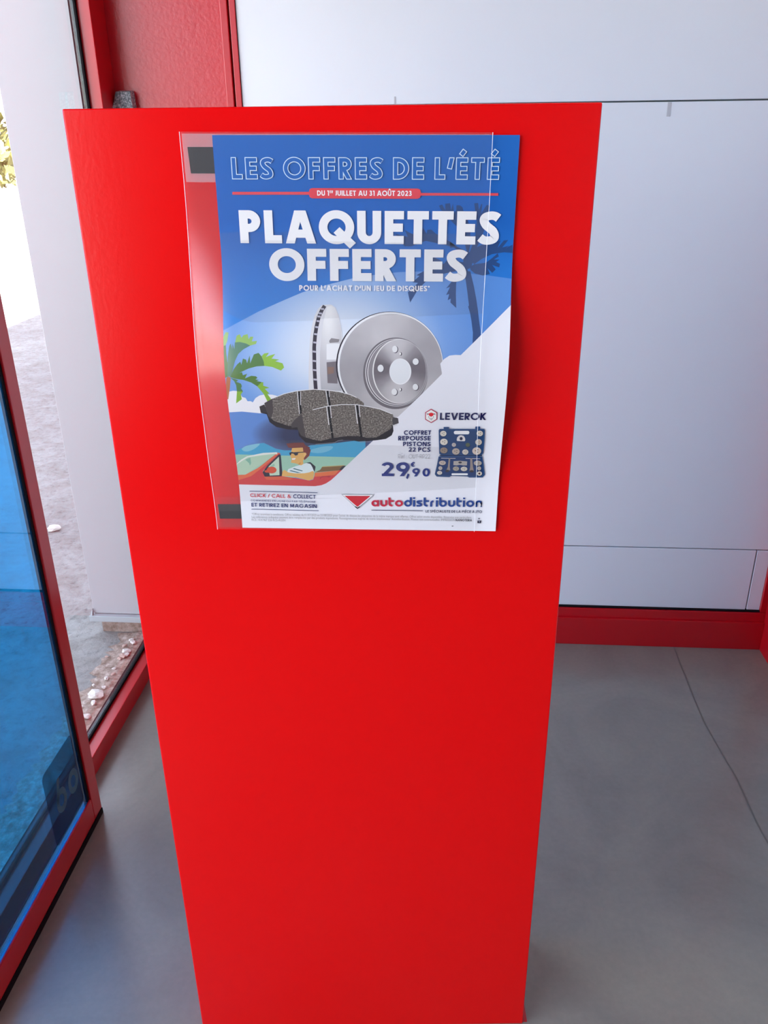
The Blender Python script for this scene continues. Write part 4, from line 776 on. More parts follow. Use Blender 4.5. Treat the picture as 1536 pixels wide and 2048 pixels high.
('P','48444a',[(174.63,280.79),(175.66,276.99),(180.97,278.42),(181.79,284.38),(175.43,287.03)]),
('P','d5d5e0',[(175.75,287.39),(181.58,284.62),(179.48,287.03),(175.76,288.96)]),
('P','e0e0ea',[(103.89,263.79),(105.36,286.57),(106.31,286.44),(104.82,263.67)]),
('P','141218',[(105.08,264.13),(108.04,303.22),(110.39,302.85),(107.36,263.81)]),
('P','d8d8e2',[(107.89,264.01),(108.39,278.11),(109.24,278.04),(108.72,263.94)]),
('P','e0e0ea',[(134.48,262.5),(136.46,285.14),(137.41,285.01),(135.42,262.38)]),
('P','141218',[(135.68,262.85),(139.74,301.92),(142.09,301.55),(137.97,262.51)]),
('P','d8d8e2',[(138.5,262.72),(139.31,276.74),(140.15,276.66),(139.33,262.65)]),
('P','e2e2ec',[(89.21,268.5),(105.03,264.25),(120.68,262.23),(136.28,262.5),(148.76,264.83),(161.29,267.75),(173.91,273.48),(174.18,272.72),(161.5,266.97),(148.9,264.04),(136.35,261.7),(120.67,261.43),(104.93,263.45),(89.08,267.71)]),
('P','8b8a94',[(90.03,311.26),(100.86,310.34),(111.72,309.05),(115.05,306.77),(120.43,305.76),(120.38,305.27),(114.93,306.29),(111.64,308.55),(100.84,309.84),(90.03,310.76)]),
('P','8b8a94',[(138.65,308.35),(152.69,307.93),(152.69,307.43),(138.65,307.85)]),
('P','8d8985',[(50.81,271.08),(48.93,271.45),(48.95,271.69),(50.83,271.31)]),
('P','8d8985',[(60.01,271.12),(60.97,272.28),(61.13,272.11),(60.17,270.95)]),
('P','a8a4a0',[(48.56,256.49),(49.27,257.55),(49.44,257.4),(48.73,256.35)]),
('P','8d8985',[(62.85,280.45),(63.41,280.73),(63.51,280.51),(62.95,280.23)]),
('P','8d8985',[(68.11,253.86),(68.52,254.61),(68.7,254.49),(68.29,253.73)]),
('P','a8a4a0',[(84.12,265.28),(84.81,265.75),(84.98,265.45),(84.29,264.98)]),
('P','7d7875',[(91.98,261.69),(91.47,262.44),(91.79,262.71),(92.31,261.96)]),
('P','c4c0bc',[(90.34,264.31),(90.17,265.69),(90.38,265.71),(90.54,264.33)]),
('P','c4c0bc',[(86.1,262.72),(86.61,263.08),(86.73,262.89),(86.22,262.52)]),
('P','c4c0bc',[(101.14,247.8),(100.54,247.97),(100.63,248.4),(101.23,248.23)]),
('P','8d8985',[(59.26,269.41),(60.33,270.06),(60.5,269.74),(59.43,269.1)]),
('P','7d7875',[(82.83,267.63),(83.92,268.26),(84.02,268.05),(82.94,267.42)]),
('P','7d7875',[(51.39,261.0),(50.89,263.04),(51.19,263.1),(51.69,261.06)]),
('P','c4c0bc',[(90.81,254.48),(89.67,255.09),(89.8,255.39),(90.94,254.78)]),
('P','a8a4a0',[(114.71,253.83),(113.61,254.5),(113.75,254.79),(114.85,254.13)]),
('P','a8a4a0',[(66.77,269.51),(66.33,270.35),(66.51,270.45),(66.94,269.61)]),
('P','c4c0bc',[(94.75,264.56),(93.5,264.76),(93.52,264.99),(94.77,264.79)]),
('P','c4c0bc',[(85.0,260.75),(84.86,262.36),(85.17,262.37),(85.31,260.76)]),
('P','8d8985',[(94.15,252.08),(93.66,253.57),(94.05,253.71),(94.54,252.21)]),
('P','7d7875',[(63.93,280.74),(62.71,281.22),(62.82,281.68),(64.04,281.19)]),
('P','c4c0bc',[(66.13,278.47),(65.35,279.34),(65.63,279.67),(66.41,278.8)]),
('P','8d8985',[(100.11,262.77),(98.86,262.84),(98.86,263.18),(100.11,263.12)]),
('P','c4c0bc',[(107.85,251.14),(107.35,252.39),(107.54,252.47),(108.04,251.23)]),
('P','7d7875',[(117.9,258.37),(117.93,259.05),(118.14,259.03),(118.11,258.35)]),
('P','7d7875',[(81.77,253.31),(80.74,253.35),(80.73,253.8),(81.76,253.76)]),
('P','a8a4a0',[(50.48,263.85),(49.59,265.21),(49.75,265.34),(50.64,263.97)]),
('P','7d7875',[(133.88,255.18),(134.13,256.5),(134.54,256.4),(134.29,255.08)]),
('P','8d8985',[(86.93,253.53),(86.16,254.63),(86.41,254.83),(87.17,253.72)]),
('P','7d7875',[(81.05,249.76),(81.65,249.9),(81.73,249.57),(81.13,249.44)]),
('P','8d8985',[(64.43,279.64),(64.59,280.57),(64.8,280.5),(64.64,279.57)]),
('P','7d7875',[(94.77,248.95),(96.18,249.23),(96.22,249.02),(94.82,248.73)]),
('P','c4c0bc',[(101.62,262.01),(101.18,263.32),(101.47,263.43),(101.91,262.12)]),
('P','8d8985',[(75.18,248.13),(75.89,248.88),(76.04,248.72),(75.32,247.97)]),
('P','a8a4a0',[(96.05,252.36),(97.08,252.43),(97.1,252.21),(96.08,252.14)]),
('P','a8a4a0',[(122.82,258.02),(121.65,258.53),(121.76,258.85),(122.93,258.34)]),
('P','8d8985',[(132.43,257.44),(134.16,258.17),(134.32,257.75),(132.58,257.01)]),
('P','c4c0bc',[(62.98,280.57),(63.28,281.44),(63.58,281.28),(63.27,280.41)]),
('P','8d8985',[(74.2,255.03),(74.8,255.16),(74.85,254.94),(74.25,254.81)]),
('P','c4c0bc',[(105.9,250.45),(106.61,250.87),(106.72,250.68),(106.0,250.26)]),
('P','8d8985',[(86.96,248.4),(88.19,248.5),(88.24,248.05),(87.01,247.96)]),
('P','8d8985',[(59.68,282.78),(60.7,284.51),(60.88,284.37),(59.85,282.63)]),
('P','8d8985',[(69.09,265.34),(70.89,265.78),(71.01,265.33),(69.21,264.89)]),
('P','8d8985',[(71.25,257.8),(70.64,257.96),(70.67,258.18),(71.29,258.02)]),
('P','7d7875',[(75.58,251.16),(75.9,251.72),(76.16,251.53),(75.85,250.97)]),
('P','7d7875',[(86.58,252.17),(87.37,252.4),(87.43,252.18),(86.65,251.95)]),
('P','7d7875',[(63.67,284.41),(63.15,284.87),(63.27,285.06),(63.79,284.6)]),
('P','c4c0bc',[(95.34,252.25),(96.14,252.43),(96.19,252.22),(95.39,252.03)]),
('P','a8a4a0',[(50.31,275.6),(49.84,276.13),(49.98,276.29),(50.45,275.77)]),
('P','a8a4a0',[(75.39,268.83),(75.76,269.9),(76.05,269.75),(75.68,268.68)]),
('P','8d8985',[(65.97,280.57),(66.49,280.93),(66.67,280.61),(66.14,280.26)]),
('P','a8a4a0',[(127.4,252.49),(126.46,253.4),(126.73,253.73),(127.67,252.83)]),
('P','a8a4a0',[(131.64,253.39),(131.71,254.74),(131.92,254.72),(131.84,253.38)]),
('P','7d7875',[(133.22,256.82),(134.67,256.83),(134.68,256.61),(133.22,256.6)]),
('P','8d8985',[(106.3,255.83),(105.4,256.42),(105.55,256.71),(106.45,256.11)]),
('P','7d7875',[(65.05,257.96),(65.24,258.59),(65.44,258.51),(65.25,257.87)]),
('P','7d7875',[(69.69,266.75),(69.99,267.33),(70.27,267.14),(69.97,266.56)]),
('P','c4c0bc',[(72.6,261.19),(73.63,261.29),(73.69,260.83),(72.66,260.73)]),
('P','8d8985',[(88.13,262.7),(86.81,263.46),(86.94,263.77),(88.26,263.0)]),
('P','7d7875',[(85.78,259.51),(85.43,260.36),(85.61,260.44),(85.97,259.6)]),
('P','7d7875',[(54.26,276.73),(52.94,277.58),(53.12,277.99),(54.44,277.14)]),
('P','8d8985',[(122.35,258.48),(122.49,259.14),(122.79,259.05),(122.65,258.39)]),
('P','7d7875',[(100.19,252.75),(101.01,254.01),(101.18,253.87),(100.36,252.61)]),
('P','a8a4a0',[(107.32,250.46),(107.98,250.97),(108.1,250.79),(107.44,250.28)]),
('P','c4c0bc',[(89.65,265.03),(88.53,266.14),(88.8,266.48),(89.92,265.37)]),
('P','8d8985',[(72.62,265.08),(72.74,267.15),(72.94,267.12),(72.83,265.05)]),
('P','a8a4a0',[(94.96,250.95),(94.61,252.02),(94.8,252.08),(95.16,251.02)]),
('P','c4c0bc',[(84.8,250.89),(84.82,252.01),(85.02,251.99),(85.01,250.88)]),
('P','a8a4a0',[(95.26,260.29),(95.17,262.36),(95.38,262.36),(95.47,260.29)]),
('P','a8a4a0',[(84.85,263.38),(83.52,264.12),(83.69,264.54),(85.02,263.79)]),
('P','a8a4a0',[(104.16,252.24),(104.95,252.47),(105.04,252.15),(104.25,251.91)]),
('P','a8a4a0',[(168.92,279.05),(167.81,279.74),(167.91,279.95),(169.02,279.25)]),
('P','8d8985',[(109.94,295.01),(108.04,295.43),(108.07,295.67),(109.97,295.25)]),
('P','8d8985',[(98.17,295.72),(97.04,296.5),(97.14,296.71),(98.27,295.93)]),
('P','7d7875',[(146.43,268.91),(145.38,269.01),(145.4,269.24),(146.45,269.14)]),
('P','c4c0bc',[(160.41,296.84),(160.93,297.26),(161.18,296.86),(160.66,296.44)]),
('P','c4c0bc',[(92.04,289.83),(93.32,290.62),(93.43,290.4),(92.15,289.61)]),
('P','c4c0bc',[(107.19,278.24),(106.35,278.34),(106.36,278.58),(107.2,278.48)]),
('P','7d7875',[(134.47,296.1),(133.31,297.22),(133.51,297.5),(134.67,296.39)]),
('P','7d7875',[(103.52,282.48),(102.48,282.77),(102.54,283.12),(103.58,282.84)]),
('P','c4c0bc',[(139.7,274.61),(140.18,276.16),(140.48,276.04),(140.0,274.48)]),
('P','a8a4a0',[(90.69,272.67),(90.47,273.59),(90.88,273.69),(91.09,272.77)]),
('P','a8a4a0',[(80.41,290.06),(79.63,290.95),(79.85,291.2),(80.63,290.31)]),
('P','7d7875',[(126.14,266.58),(125.79,267.43),(126.07,267.57),(126.42,266.72)]),
('P','c4c0bc',[(163.23,292.99),(162.8,294.63),(163.0,294.7),(163.44,293.07)]),
('P','a8a4a0',[(107.45,296.17),(108.92,296.39),(109.0,295.89),(107.52,295.68)]),
('P','a8a4a0',[(98.36,274.59),(98.55,276.23),(98.76,276.19),(98.57,274.55)]),
('P','7d7875',[(135.95,286.34),(135.76,287.04),(135.96,287.1),(136.15,286.41)]),
('P','a8a4a0',[(84.57,274.58),(84.45,275.29),(84.76,275.34),(84.88,274.63)]),
('P','c4c0bc',[(129.61,272.55),(130.25,274.52),(130.45,274.44),(129.8,272.46)]),
('P','a8a4a0',[(85.57,279.72),(85.62,280.68),(85.94,280.63),(85.88,279.67)]),
('P','8d8985',[(127.79,269.24),(127.69,270.64),(127.9,270.65),(128.0,269.25)]),
('P','7d7875',[(133.86,270.14),(133.71,270.82),(133.91,270.88),(134.07,270.19)]),
('P','8d8985',[(80.14,272.64),(79.99,273.58),(80.2,273.61),(80.35,272.67)]),
('P','8d8985',[(99.18,290.26),(98.22,290.87),(98.32,291.08),(99.27,290.48)]),
('P','c4c0bc',[(126.49,281.8),(125.86,281.9),(125.88,282.14),(126.51,282.04)]),
('P','8d8985',[(80.65,288.67),(81.85,289.58),(82.1,289.17),(80.9,288.25)]),
('P','a8a4a0',[(126.41,286.6),(127.25,287.66),(127.49,287.41),(126.65,286.35)]),
('P','c4c0bc',[(98.64,299.13),(98.29,301.36),(98.5,301.39),(98.85,299.16)]),
('P','7d7875',[(172.16,275.66),(172.37,276.82),(172.68,276.75),(172.47,275.59)]),
('P','8d8985',[(125.74,298.06),(126.7,299.97),(126.88,299.84),(125.93,297.94)]),
('P','c4c0bc',[(83.88,294.43),(83.35,295.55),(83.73,295.76),(84.25,294.64)]),
('P','a8a4a0',[(80.79,287.85),(81.61,288.91),(81.93,288.57),(81.12,287.51)]),
('P','8d8985',[(134.11,287.28),(134.91,287.58),(134.98,287.35),(134.18,287.05)]),
('P','a8a4a0',[(102.97,280.25),(102.19,280.67),(102.35,281.1),(103.13,280.69)]),
('P','a8a4a0',[(82.97,295.82),(82.1,297.88),(82.29,297.98),(83.16,295.92)]),
('P','c4c0bc',[(120.39,271.93),(119.07,272.71),(119.22,273.03),(120.53,272.24)]),
('P','a8a4a0',[(92.09,289.67),(92.57,290.45),(92.74,290.3),(92.26,289.52)]),
('P','c4c0bc',[(80.88,292.21),(80.44,293.63),(80.74,293.74),(81.18,292.32)]),
('P','a8a4a0',[(137.05,279.93),(136.36,280.51),(136.6,280.89),(137.29,280.32)]),
('P','8d8985',[(114.72,271.98),(114.79,273.15),(115.0,273.13),(114.93,271.96)]),
('P','8d8985',[(113.96,272.25),(114.73,272.59),(114.81,272.37),(114.04,272.03)]),
('P','c4c0bc',[(151.55,281.66),(152.21,283.68),(152.41,283.59),(151.75,281.57)]),
('P','c4c0bc',[(116.44,291.15),(114.9,292.53),(115.03,292.72),(116.57,291.34)]),
('P','8d8985',[(100.02,271.22),(100.69,271.75),(100.82,271.56),(100.15,271.03)]),
('P','a8a4a0',[(105.06,269.37),(104.0,270.19),(104.17,270.48),(105.23,269.66)]),
('P','a8a4a0',[(144.62,280.45),(143.32,281.28),(143.42,281.49),(144.72,280.66)]),
('P','8d8985',[(129.16,269.96),(129.14,270.66),(129.46,270.66),(129.48,269.96)]),
('P','7d7875',[(83.25,286.85),(83.48,287.77),(83.69,287.69),(83.45,286.77)]),
('P','7d7875',[(97.28,270.36),(97.42,271.03),(97.73,270.93),(97.58,270.26)]),
('P','7d7875',[(133.15,293.81),(133.56,294.35),(133.73,294.19),(133.31,293.64)]),
('P','8d8985',[(147.75,267.7),(146.83,269.53),(147.19,269.76),(148.12,267.92)]),
('P','c4c0bc',[(136.36,295.74),(137.84,295.99),(137.87,295.75),(136.4,295.5)]),
('P','8d8985',[(126.35,285.63),(126.5,286.58),(126.81,286.51),(126.66,285.56)]),
('P','a8a4a0',[(85.7,299.41),(86.51,299.66),(86.61,299.29),(85.8,299.05)]),
('P','c4c0bc',[(91.32,296.45),(92.25,297.73),(92.59,297.4),(91.65,296.11)]),
('P','a8a4a0',[(122.96,275.62),(124.03,276.35),(124.25,275.94),(123.19,275.21)]),
('P','7d7875',[(129.92,279.07),(131.72,279.7),(131.82,279.35),(130.02,278.72)]),
('P','a8a4a0',[(126.27,290.17),(125.64,290.34),(125.68,290.58),(126.31,290.41)]),
('P','7d7875',[(106.78,296.25),(107.58,297.03),(107.72,296.84),(106.92,296.06)]),
('P','a8a4a0',[(132.53,271.31),(133.73,271.74),(133.83,271.4),(132.64,270.97)]),
('P','c4c0bc',[(133.99,270.6),(133.41,270.87),(133.48,271.09),(134.07,270.81)]),
('P','a8a4a0',[(86.26,270.69),(84.85,271.25),(84.94,271.59),(86.35,271.03)]),
('P','7d7875',[(153.93,276.74),(154.21,278.85),(154.42,278.82),(154.14,276.7)]),
('P','8d8985',[(98.1,300.4),(98.69,300.65),(98.86,300.18),(98.26,299.93)]),
('P','8d8985',[(81.08,282.97),(82.33,283.13),(82.38,282.77),(81.13,282.61)]),
('P','7d7875',[(135.49,275.02),(134.02,275.04),(134.01,275.51),(135.49,275.5)]),
('P','a8a4a0',[(123.93,294.32),(124.99,295.1),(125.17,294.79),(124.11,294.01)]),
('P','7d7875',[(92.68,290.33),(92.05,290.46),(92.1,290.95),(92.73,290.81)]),
('P','a8a4a0',[(138.58,270.93),(139.11,271.65),(139.43,271.35),(138.9,270.63)]),
('P','a8a4a0',[(101.26,279.75),(101.35,280.94),(101.77,280.87),(101.68,279.68)]),
('P','a8a4a0',[(98.09,284.47),(96.3,285.3),(96.37,285.53),(98.16,284.69)]),
('P','8d8985',[(88.52,280.11),(89.06,280.47),(89.17,280.26),(88.64,279.9)]),
('P','7d7875',[(140.61,298.57),(139.66,299.18),(139.82,299.5),(140.76,298.89)]),
('P','8d8985',[(137.49,273.31),(138.54,273.35),(138.57,272.88),(137.52,272.84)]),
('P','7d7875',[(155.2,286.64),(154.2,287.91),(154.36,288.07),(155.36,286.8)]),
('P','a8a4a0',[(106.96,284.9),(107.81,284.91),(107.82,284.67),(106.97,284.66)]),
('P','7d7875',[(112.53,264.76),(113.07,265.45),(113.31,265.22),(112.77,264.53)]),
('P','8d8985',[(130.12,277.85),(131.28,279.52),(131.45,279.37),(130.28,277.7)]),
('P','8d8985',[(123.77,279.82),(122.45,280.63),(122.65,281.05),(123.96,280.24)]),
('P','7d7875',[(157.57,280.96),(157.21,281.55),(157.38,281.68),(157.75,281.09)]),
('P','7d7875',[(148.67,281.55),(147.65,283.39),(147.92,283.58),(148.94,281.74)]),
('P','8d8985',[(147.25,266.02),(145.96,266.81),(146.11,267.11),(147.4,266.33)]),
('P','8d8985',[(126.15,287.64),(125.91,288.33),(126.31,288.5),(126.54,287.81)]),
('P','a8a4a0',[(95.29,298.46),(96.31,298.76),(96.41,298.4),(95.39,298.09)]),
('P','7d7875',[(159.95,269.93),(160.82,270.94),(161.12,270.62),(160.25,269.61)]),
('P','8d8985',[(100.27,291.59),(99.79,292.43),(100.14,292.69),(100.62,291.85)]),
('P','7d7875',[(117.91,290.15),(117.36,291.22),(117.55,291.34),(118.09,290.27)]),
('P','7d7875',[(109.03,274.27),(108.18,275.36),(108.49,275.66),(109.34,274.57)]),
('P','8d8985',[(102.89,277.36),(101.84,277.39),(101.83,277.63),(102.89,277.6)]),
('P','a8a4a0',[(129.93,275.2),(128.41,276.51),(128.53,276.7),(130.06,275.39)]),
('P','a8a4a0',[(107.95,280.07),(107.56,280.66),(107.72,280.8),(108.11,280.21)]),
('P','c4c0bc',[(153.43,270.11),(153.96,270.49),(154.08,270.29),(153.55,269.91)]),
('P','8d8985',[(147.61,269.67),(146.14,269.73),(146.15,270.08),(147.62,270.02)]),
('P','a8a4a0',[(108.55,282.57),(108.4,283.28),(108.71,283.35),(108.86,282.64)]),
('P','c4c0bc',[(131.78,277.32),(130.57,277.77),(130.63,278.0),(131.84,277.54)]),
('P','c4c0bc',[(163.33,289.26),(162.69,289.28),(162.7,289.76),(163.34,289.75)]),
('P','c4c0bc',[(101.27,289.04),(101.12,290.01),(101.43,290.06),(101.59,289.09)]),
('P','a8a4a0',[(160.04,269.46),(161.09,269.47),(161.09,269.01),(160.04,268.99)]),
('P','c4c0bc',[(86.14,271.07),(84.31,271.66),(84.35,271.89),(86.19,271.3)]),
('P','7d7875',[(172.08,276.74),(172.45,277.32),(172.8,277.04),(172.43,276.46)]),
('P','a8a4a0',[(107.0,287.68),(106.37,287.7),(106.36,288.07),(107.0,288.05)]),
('P','c4c0bc',[(173.56,279.78),(173.44,281.92),(173.86,281.96),(173.99,279.82)]),
('P','c4c0bc',[(97.28,300.71),(97.34,302.45),(97.56,302.43),(97.49,300.69)]),
('P','a8a4a0',[(100.61,283.46),(100.64,284.18),(100.85,284.16),(100.82,283.43)]),
('P','8d8985',[(90.67,284.11),(89.66,285.05),(89.79,285.24),(90.8,284.29)]),
('P','7d7875',[(102.39,297.19),(101.15,297.65),(101.2,297.89),(102.44,297.43)]),
('P','c4c0bc',[(106.18,296.46),(106.89,297.65),(107.16,297.43),(106.44,296.24)]),
('P','c4c0bc',[(152.98,299.49),(152.56,300.05),(152.8,300.29),(153.22,299.73)]),
('P','c4c0bc',[(161.73,284.53),(162.78,284.68),(162.82,284.32),(161.77,284.17)]),
('P','c4c0bc',[(145.82,294.07),(146.28,295.44),(146.58,295.31),(146.12,293.94)]),
('P','c4c0bc',[(98.39,293.64),(99.01,294.27),(99.16,294.08),(98.53,293.45)]),
('P','7d7875',[(142.0,279.38),(142.11,281.53),(142.32,281.51),(142.21,279.36)]),
('P','c4c0bc',[(95.96,276.81),(96.3,277.92),(96.5,277.83),(96.16,276.72)]),
('P','a8a4a0',[(160.72,296.84),(159.94,297.69),(160.09,297.87),(160.87,297.02)]),
('P','c4c0bc',[(127.47,264.95),(128.07,265.88),(128.24,265.74),(127.64,264.81)]),
('P','7d7875',[(110.53,272.18),(109.81,273.38),(109.99,273.5),(110.71,272.31)]),
('P','8d8985',[(101.91,290.82),(100.44,291.2),(100.48,291.44),(101.95,291.06)]),
('P','a8a4a0',[(111.22,284.88),(110.7,287.0),(111.01,287.09),(111.52,284.96)]),
('P','8d8985',[(154.31,294.85),(154.06,296.3),(154.27,296.35),(154.52,294.9)]),
('P','c4c0bc',[(131.17,287.82),(130.05,289.63),(130.3,289.84),(131.43,288.03)]),
('N',),
('P','d84a58',[(15.9,51.27),(93.14,51.12),(93.04,53.78),(15.7,53.93)]),
('P','d84a58',[(201.72,52.0),(278.92,51.98),(279.05,54.38),(201.76,54.41)]),
('P','d84452',[(94.62,47.67),(198.86,47.94),(201.35,48.86),(202.66,52.54),(201.49,56.24),(199.02,57.4),(94.28,57.16),(92.09,56.0),(91.24,52.29),(92.37,48.59)]),
('N',),
('T','OUT',"LES OFFRES DE L'ÉTÉ",(16.51,39.74),(278.86,39.84),20.14,0.24,0.13,0.038),
('N',),
('T','f4f4fa','DU 1^ER^ JUILLET AU 31 AOÛT 2023',(99.59,54.61),(193.24,54.79),4.82,0.2,0.12,0),
('T','efeff6','PLAQUETTES',(20.57,99.85),(281.71,100.54),31.51,0.25,0.1,0),
('T','efeff6','OFFERTES',(48.98,136.03),(250.01,136.41),30.99,0.25,0.1,0),
('T','eaeef8',"POUR L'ACHAT D'UN JEU DE DISQUES*",(78.61,145.65),(212.83,145.72),5.25,0.22,0.13,0),
('P','b3274a',[(216.46,267.04),(223.13,271.25),(223.47,279.75),(217.07,284.06),(210.36,279.74),(210.09,271.22)]),
('N',),
('P','f6e9f0',[(216.5,268.15),(222.29,271.81),(222.58,279.18),(217.03,282.91),(211.21,279.17),(210.98,271.79)]),
('N',),
('P','d8202e',[(213.68,273.35),(214.84,272.03),(215.73,271.89),(216.61,271.24),(217.53,271.9),(218.74,272.03),(219.69,273.36),(218.85,275.01),(217.68,276.01),(216.79,276.41),(215.88,276.01),(214.64,275.01)]),
('P','4a4a5a',[(212.04,274.4),(214.4,272.95),(214.12,272.42),(211.77,273.88)]),
('P','4a4a5a',[(211.44,272.62),(213.58,273.75),(213.79,273.21),(211.66,272.08)]),
('P','4a4a5a',[(221.64,273.89),(219.18,272.43),(218.94,272.95),(221.4,274.42)]),
('P','4a4a5a',[(220.99,272.12),(219.53,273.24),(219.85,273.74),(221.31,272.61)]),
('P','8a8a98',[(213.99,275.34),(214.08,278.01),(214.56,278.01),(214.47,275.34)]),
('P','8a8a98',[(218.92,275.34),(219.02,278.01),(219.5,278.01),(219.4,275.35)]),
('P','8a8a98',[(214.92,277.92),(215.21,279.26),(215.68,279.16),(215.39,277.82)]),
('P','8a8a98',[(215.89,278.14),(215.97,280.35),(216.45,280.35),(216.37,278.14)]),
('P','8a8a98',[(216.79,278.14),(216.89,280.69),(217.37,280.69),(217.28,278.14)]),
('P','8a8a98',[(217.64,278.12),(217.59,280.0),(218.07,280.04),(218.12,278.16)]),
('P','8a8a98',[(218.36,277.82),(218.16,278.95),(218.63,279.07),(218.83,277.94)]),
('T','17184f','LEVEROK',(226.35,280.23),(276.85,280.46),8.52,0.2,0.1,0),
('T','1c2560','COFFRET',(187.59,298.75),(217.33,298.7),5.57,0.2,0.14,0),
('T','1c2560','REPOUSSE',(181.41,305.79),(217.17,305.68),5.63,0.2,0.14,0),
('T','1c2560','PISTONS',(186.86,313.01),(217.3,313.04),5.67,0.2,0.14,0),
('T','1c2560','22 PCS',(193.06,320.11),(217.41,320.13),5.7,0.2,0.14,0),
('T','8f8d98','Réf : OUT-RP22',(181.55,328.78),(217.43,328.68),5.26,0.075,0.13,0),
('T','1d2f80','29',(162.78,351.8),(194.76,351.61),17.92,0.19,0.1,0),
('T','1d2f80',',',(191.13,353.55),(194.51,353.51),9.85,0.34,0.1,0),
('T','1d2f80','€',(195.94,339.51),(200.7,339.47),6.06,0.2,0.1,0),
('T','1d2f80','90',(197.86,351.73),(217.89,351.67),10.48,0.21,0.24,0),
('P','9a9aa4',[(116.62,375.21),(153.79,374.86),(153.78,376.25),(136.48,392.34),(135.03,393.3),(133.61,392.38)]),
('N',),
('P','f4f4fa',[(118.03,375.96),(152.64,375.65),(152.92,376.1),(136.06,391.41),(135.05,392.05),(133.91,391.44)]),
('P','2c2a34',[(131.35,390.23),(138.65,390.44),(136.33,392.66),(135.03,393.46),(133.61,392.54)]),
('N',),
('P','e4e4ee',[(119.58,376.72),(151.21,376.44),(135.63,391.42),(134.63,391.43)]),
('N',),
('P','c92433',[(120.42,377.17),(150.35,376.91),(135.06,390.96)]),
('P','a81828',[(120.42,377.17),(150.35,376.91),(149.49,377.7),(121.55,377.93)]),
('T','c02040','auto',(151.27,390.1),(187.84,389.74),11.19,0.2,0.1,0),
('T','1f4390','distribution',(188.99,389.72),(279.74,389.07),11.49,0.2,0.105,0),
('P','3a3a58',[(151.24,395.19),(210.91,395.12),(210.9,394.33),(151.25,394.4)]),
('T','26264c','LE SPÉCIALISTE DE LA PIÈCE AUTO',(214.12,396.87),(279.53,396.56),3.13,0.17,0.16,0),
('P','2e3568',[(11.54,373.12),(89.44,374.19),(89.48,373.53),(11.6,372.45)]),
('P','2e3568',[(12.17,395.9),(90.03,396.76),(90.06,396.1),(12.23,395.24)]),
('T','c43040','CLICK / CALL &',(11.89,380.16),(58.38,380.82),4.48,0.16,0.12,0),
('T','1e2a66','COLLECT',(61.25,380.91),(86.93,381.34),4.71,0.17,0.1,0),
('T','5a5f86','COMMANDEZ EN LIGNE OU PAR TÉLÉPHONE',(12.14,385.53),(86.63,386.45),2.24,0.17,0.17,0),
('T','1e2a66','ET RETIREZ EN MAGASIN',(12.55,392.12),(87.86,393.02),4.63,0.18,0.13,0),
('F','98979f',"*Offres soumises à conditions. Offres valables du 01/07/2023 au 31/08/2023 pour l'achat de disques,les plaquettes de la même marque sont offertes. Offres selon stocks disponibles. Réservées aux particuliers.",(12.21,403.17),(268.01,403.76),2.89,0,0,0),
('F','98979f','Les références indiquées peuvent être remplacées par des produits équivalents. Renseignez-vous auprès de notre interlocuteur Autodistribution. Photos non contractuelles. IMPRESSION',(11.98,406.77),(248.85,407.23),2.9,0,0,0),
('T','44434f','NANOTERA',(249.44,407.35),(268.46,407.33),2.75,0.2,0.12,0),
('F','98979f','RCS : 414 967 226 RCS-AGEN',(11.74,410.44),(50.79,410.56),2.91,0,0,0),
('P','1b1c34',[(274.94,406.22),(278.99,406.16),(279.15,409.48),(275.1,409.54)]),
('N',),
('P','8f8fa8',[(276.28,406.99),(277.87,406.96),(277.95,408.54),(276.36,408.57)]),
('T','55556a','M',(275.44,404.48),(277.89,404.44),1.58,0.2,0.1,0),
('P','33333f',[(244.93,413.32),(246.96,413.13),(247.27,413.92),(245.4,414.26)]),
('N',),
('P','2c4a7a',[(236.92,293.71),(236.9,293.92),(236.8,294.1),(236.65,294.22),(236.46,294.26),(231.65,294.27),(231.46,294.22),(231.29,294.11),(231.18,293.93),(231.13,293.72),(230.93,289.21),(230.95,289.0),(231.05,288.83),(231.2,288.71),(231.39,288.67),(236.19,288.67),(236.38,288.71),(236.54,288.82),(236.65,289.0),(236.7,289.21)]),
('P','2c4a7a',[(271.42,293.67),(271.4,293.88),(271.31,294.05),(271.16,294.17),(270.97,294.21),(266.45,294.22),(266.26,294.18),(266.09,294.06),(265.97,293.88),(265.92,293.68),(265.58,288.65),(265.6,288.44),(265.7,288.27),(265.85,288.15),(266.03,288.11),(270.54,288.11),(270.73,288.15),(270.89,288.27),(271.01,288.44),(271.06,288.65)]),
('P','2c4a7a',[(225.61,292.9),(226.45,291.19),(275.21,291.15),(276.44,292.84),(276.97,306.56),(276.79,321.17),(275.1,323.64),(273.57,324.0),(273.66,325.4),(275.85,325.52),(277.53,331.69),(280.4,348.52),(278.22,352.04),(263.06,352.36),(260.46,350.98),(242.13,350.48),(240.3,352.12),(225.76,351.58),(223.44,348.42),(225.27,337.78),(226.98,325.72),(229.75,324.99),(229.71,323.93),(227.46,322.18)]),
('N',),
('P','24406e',[(226.65,292.9),(275.22,292.85),(275.62,322.23),(228.53,322.53)]),
('P','20396a',[(227.95,326.42),(275.29,326.44),(278.59,347.84),(276.24,350.67),(225.7,349.81),(224.99,347.7)]),
('P','1a2c50',[(227.84,323.73),(275.72,323.63),(275.81,324.82),(227.89,325.0)]),
('N',),
('P','e9e9f3',[(259.52,295.73),(259.43,296.47),(259.1,297.09),(258.57,297.51),(257.92,297.66),(244.34,297.68),(243.67,297.54),(243.1,297.12),(242.69,296.5),(242.52,295.76),(242.5,295.35),(242.59,294.61),(242.93,293.99),(243.46,293.58),(244.11,293.43),(257.66,293.41),(258.32,293.56),(258.9,293.97),(259.31,294.59),(259.49,295.32)]),
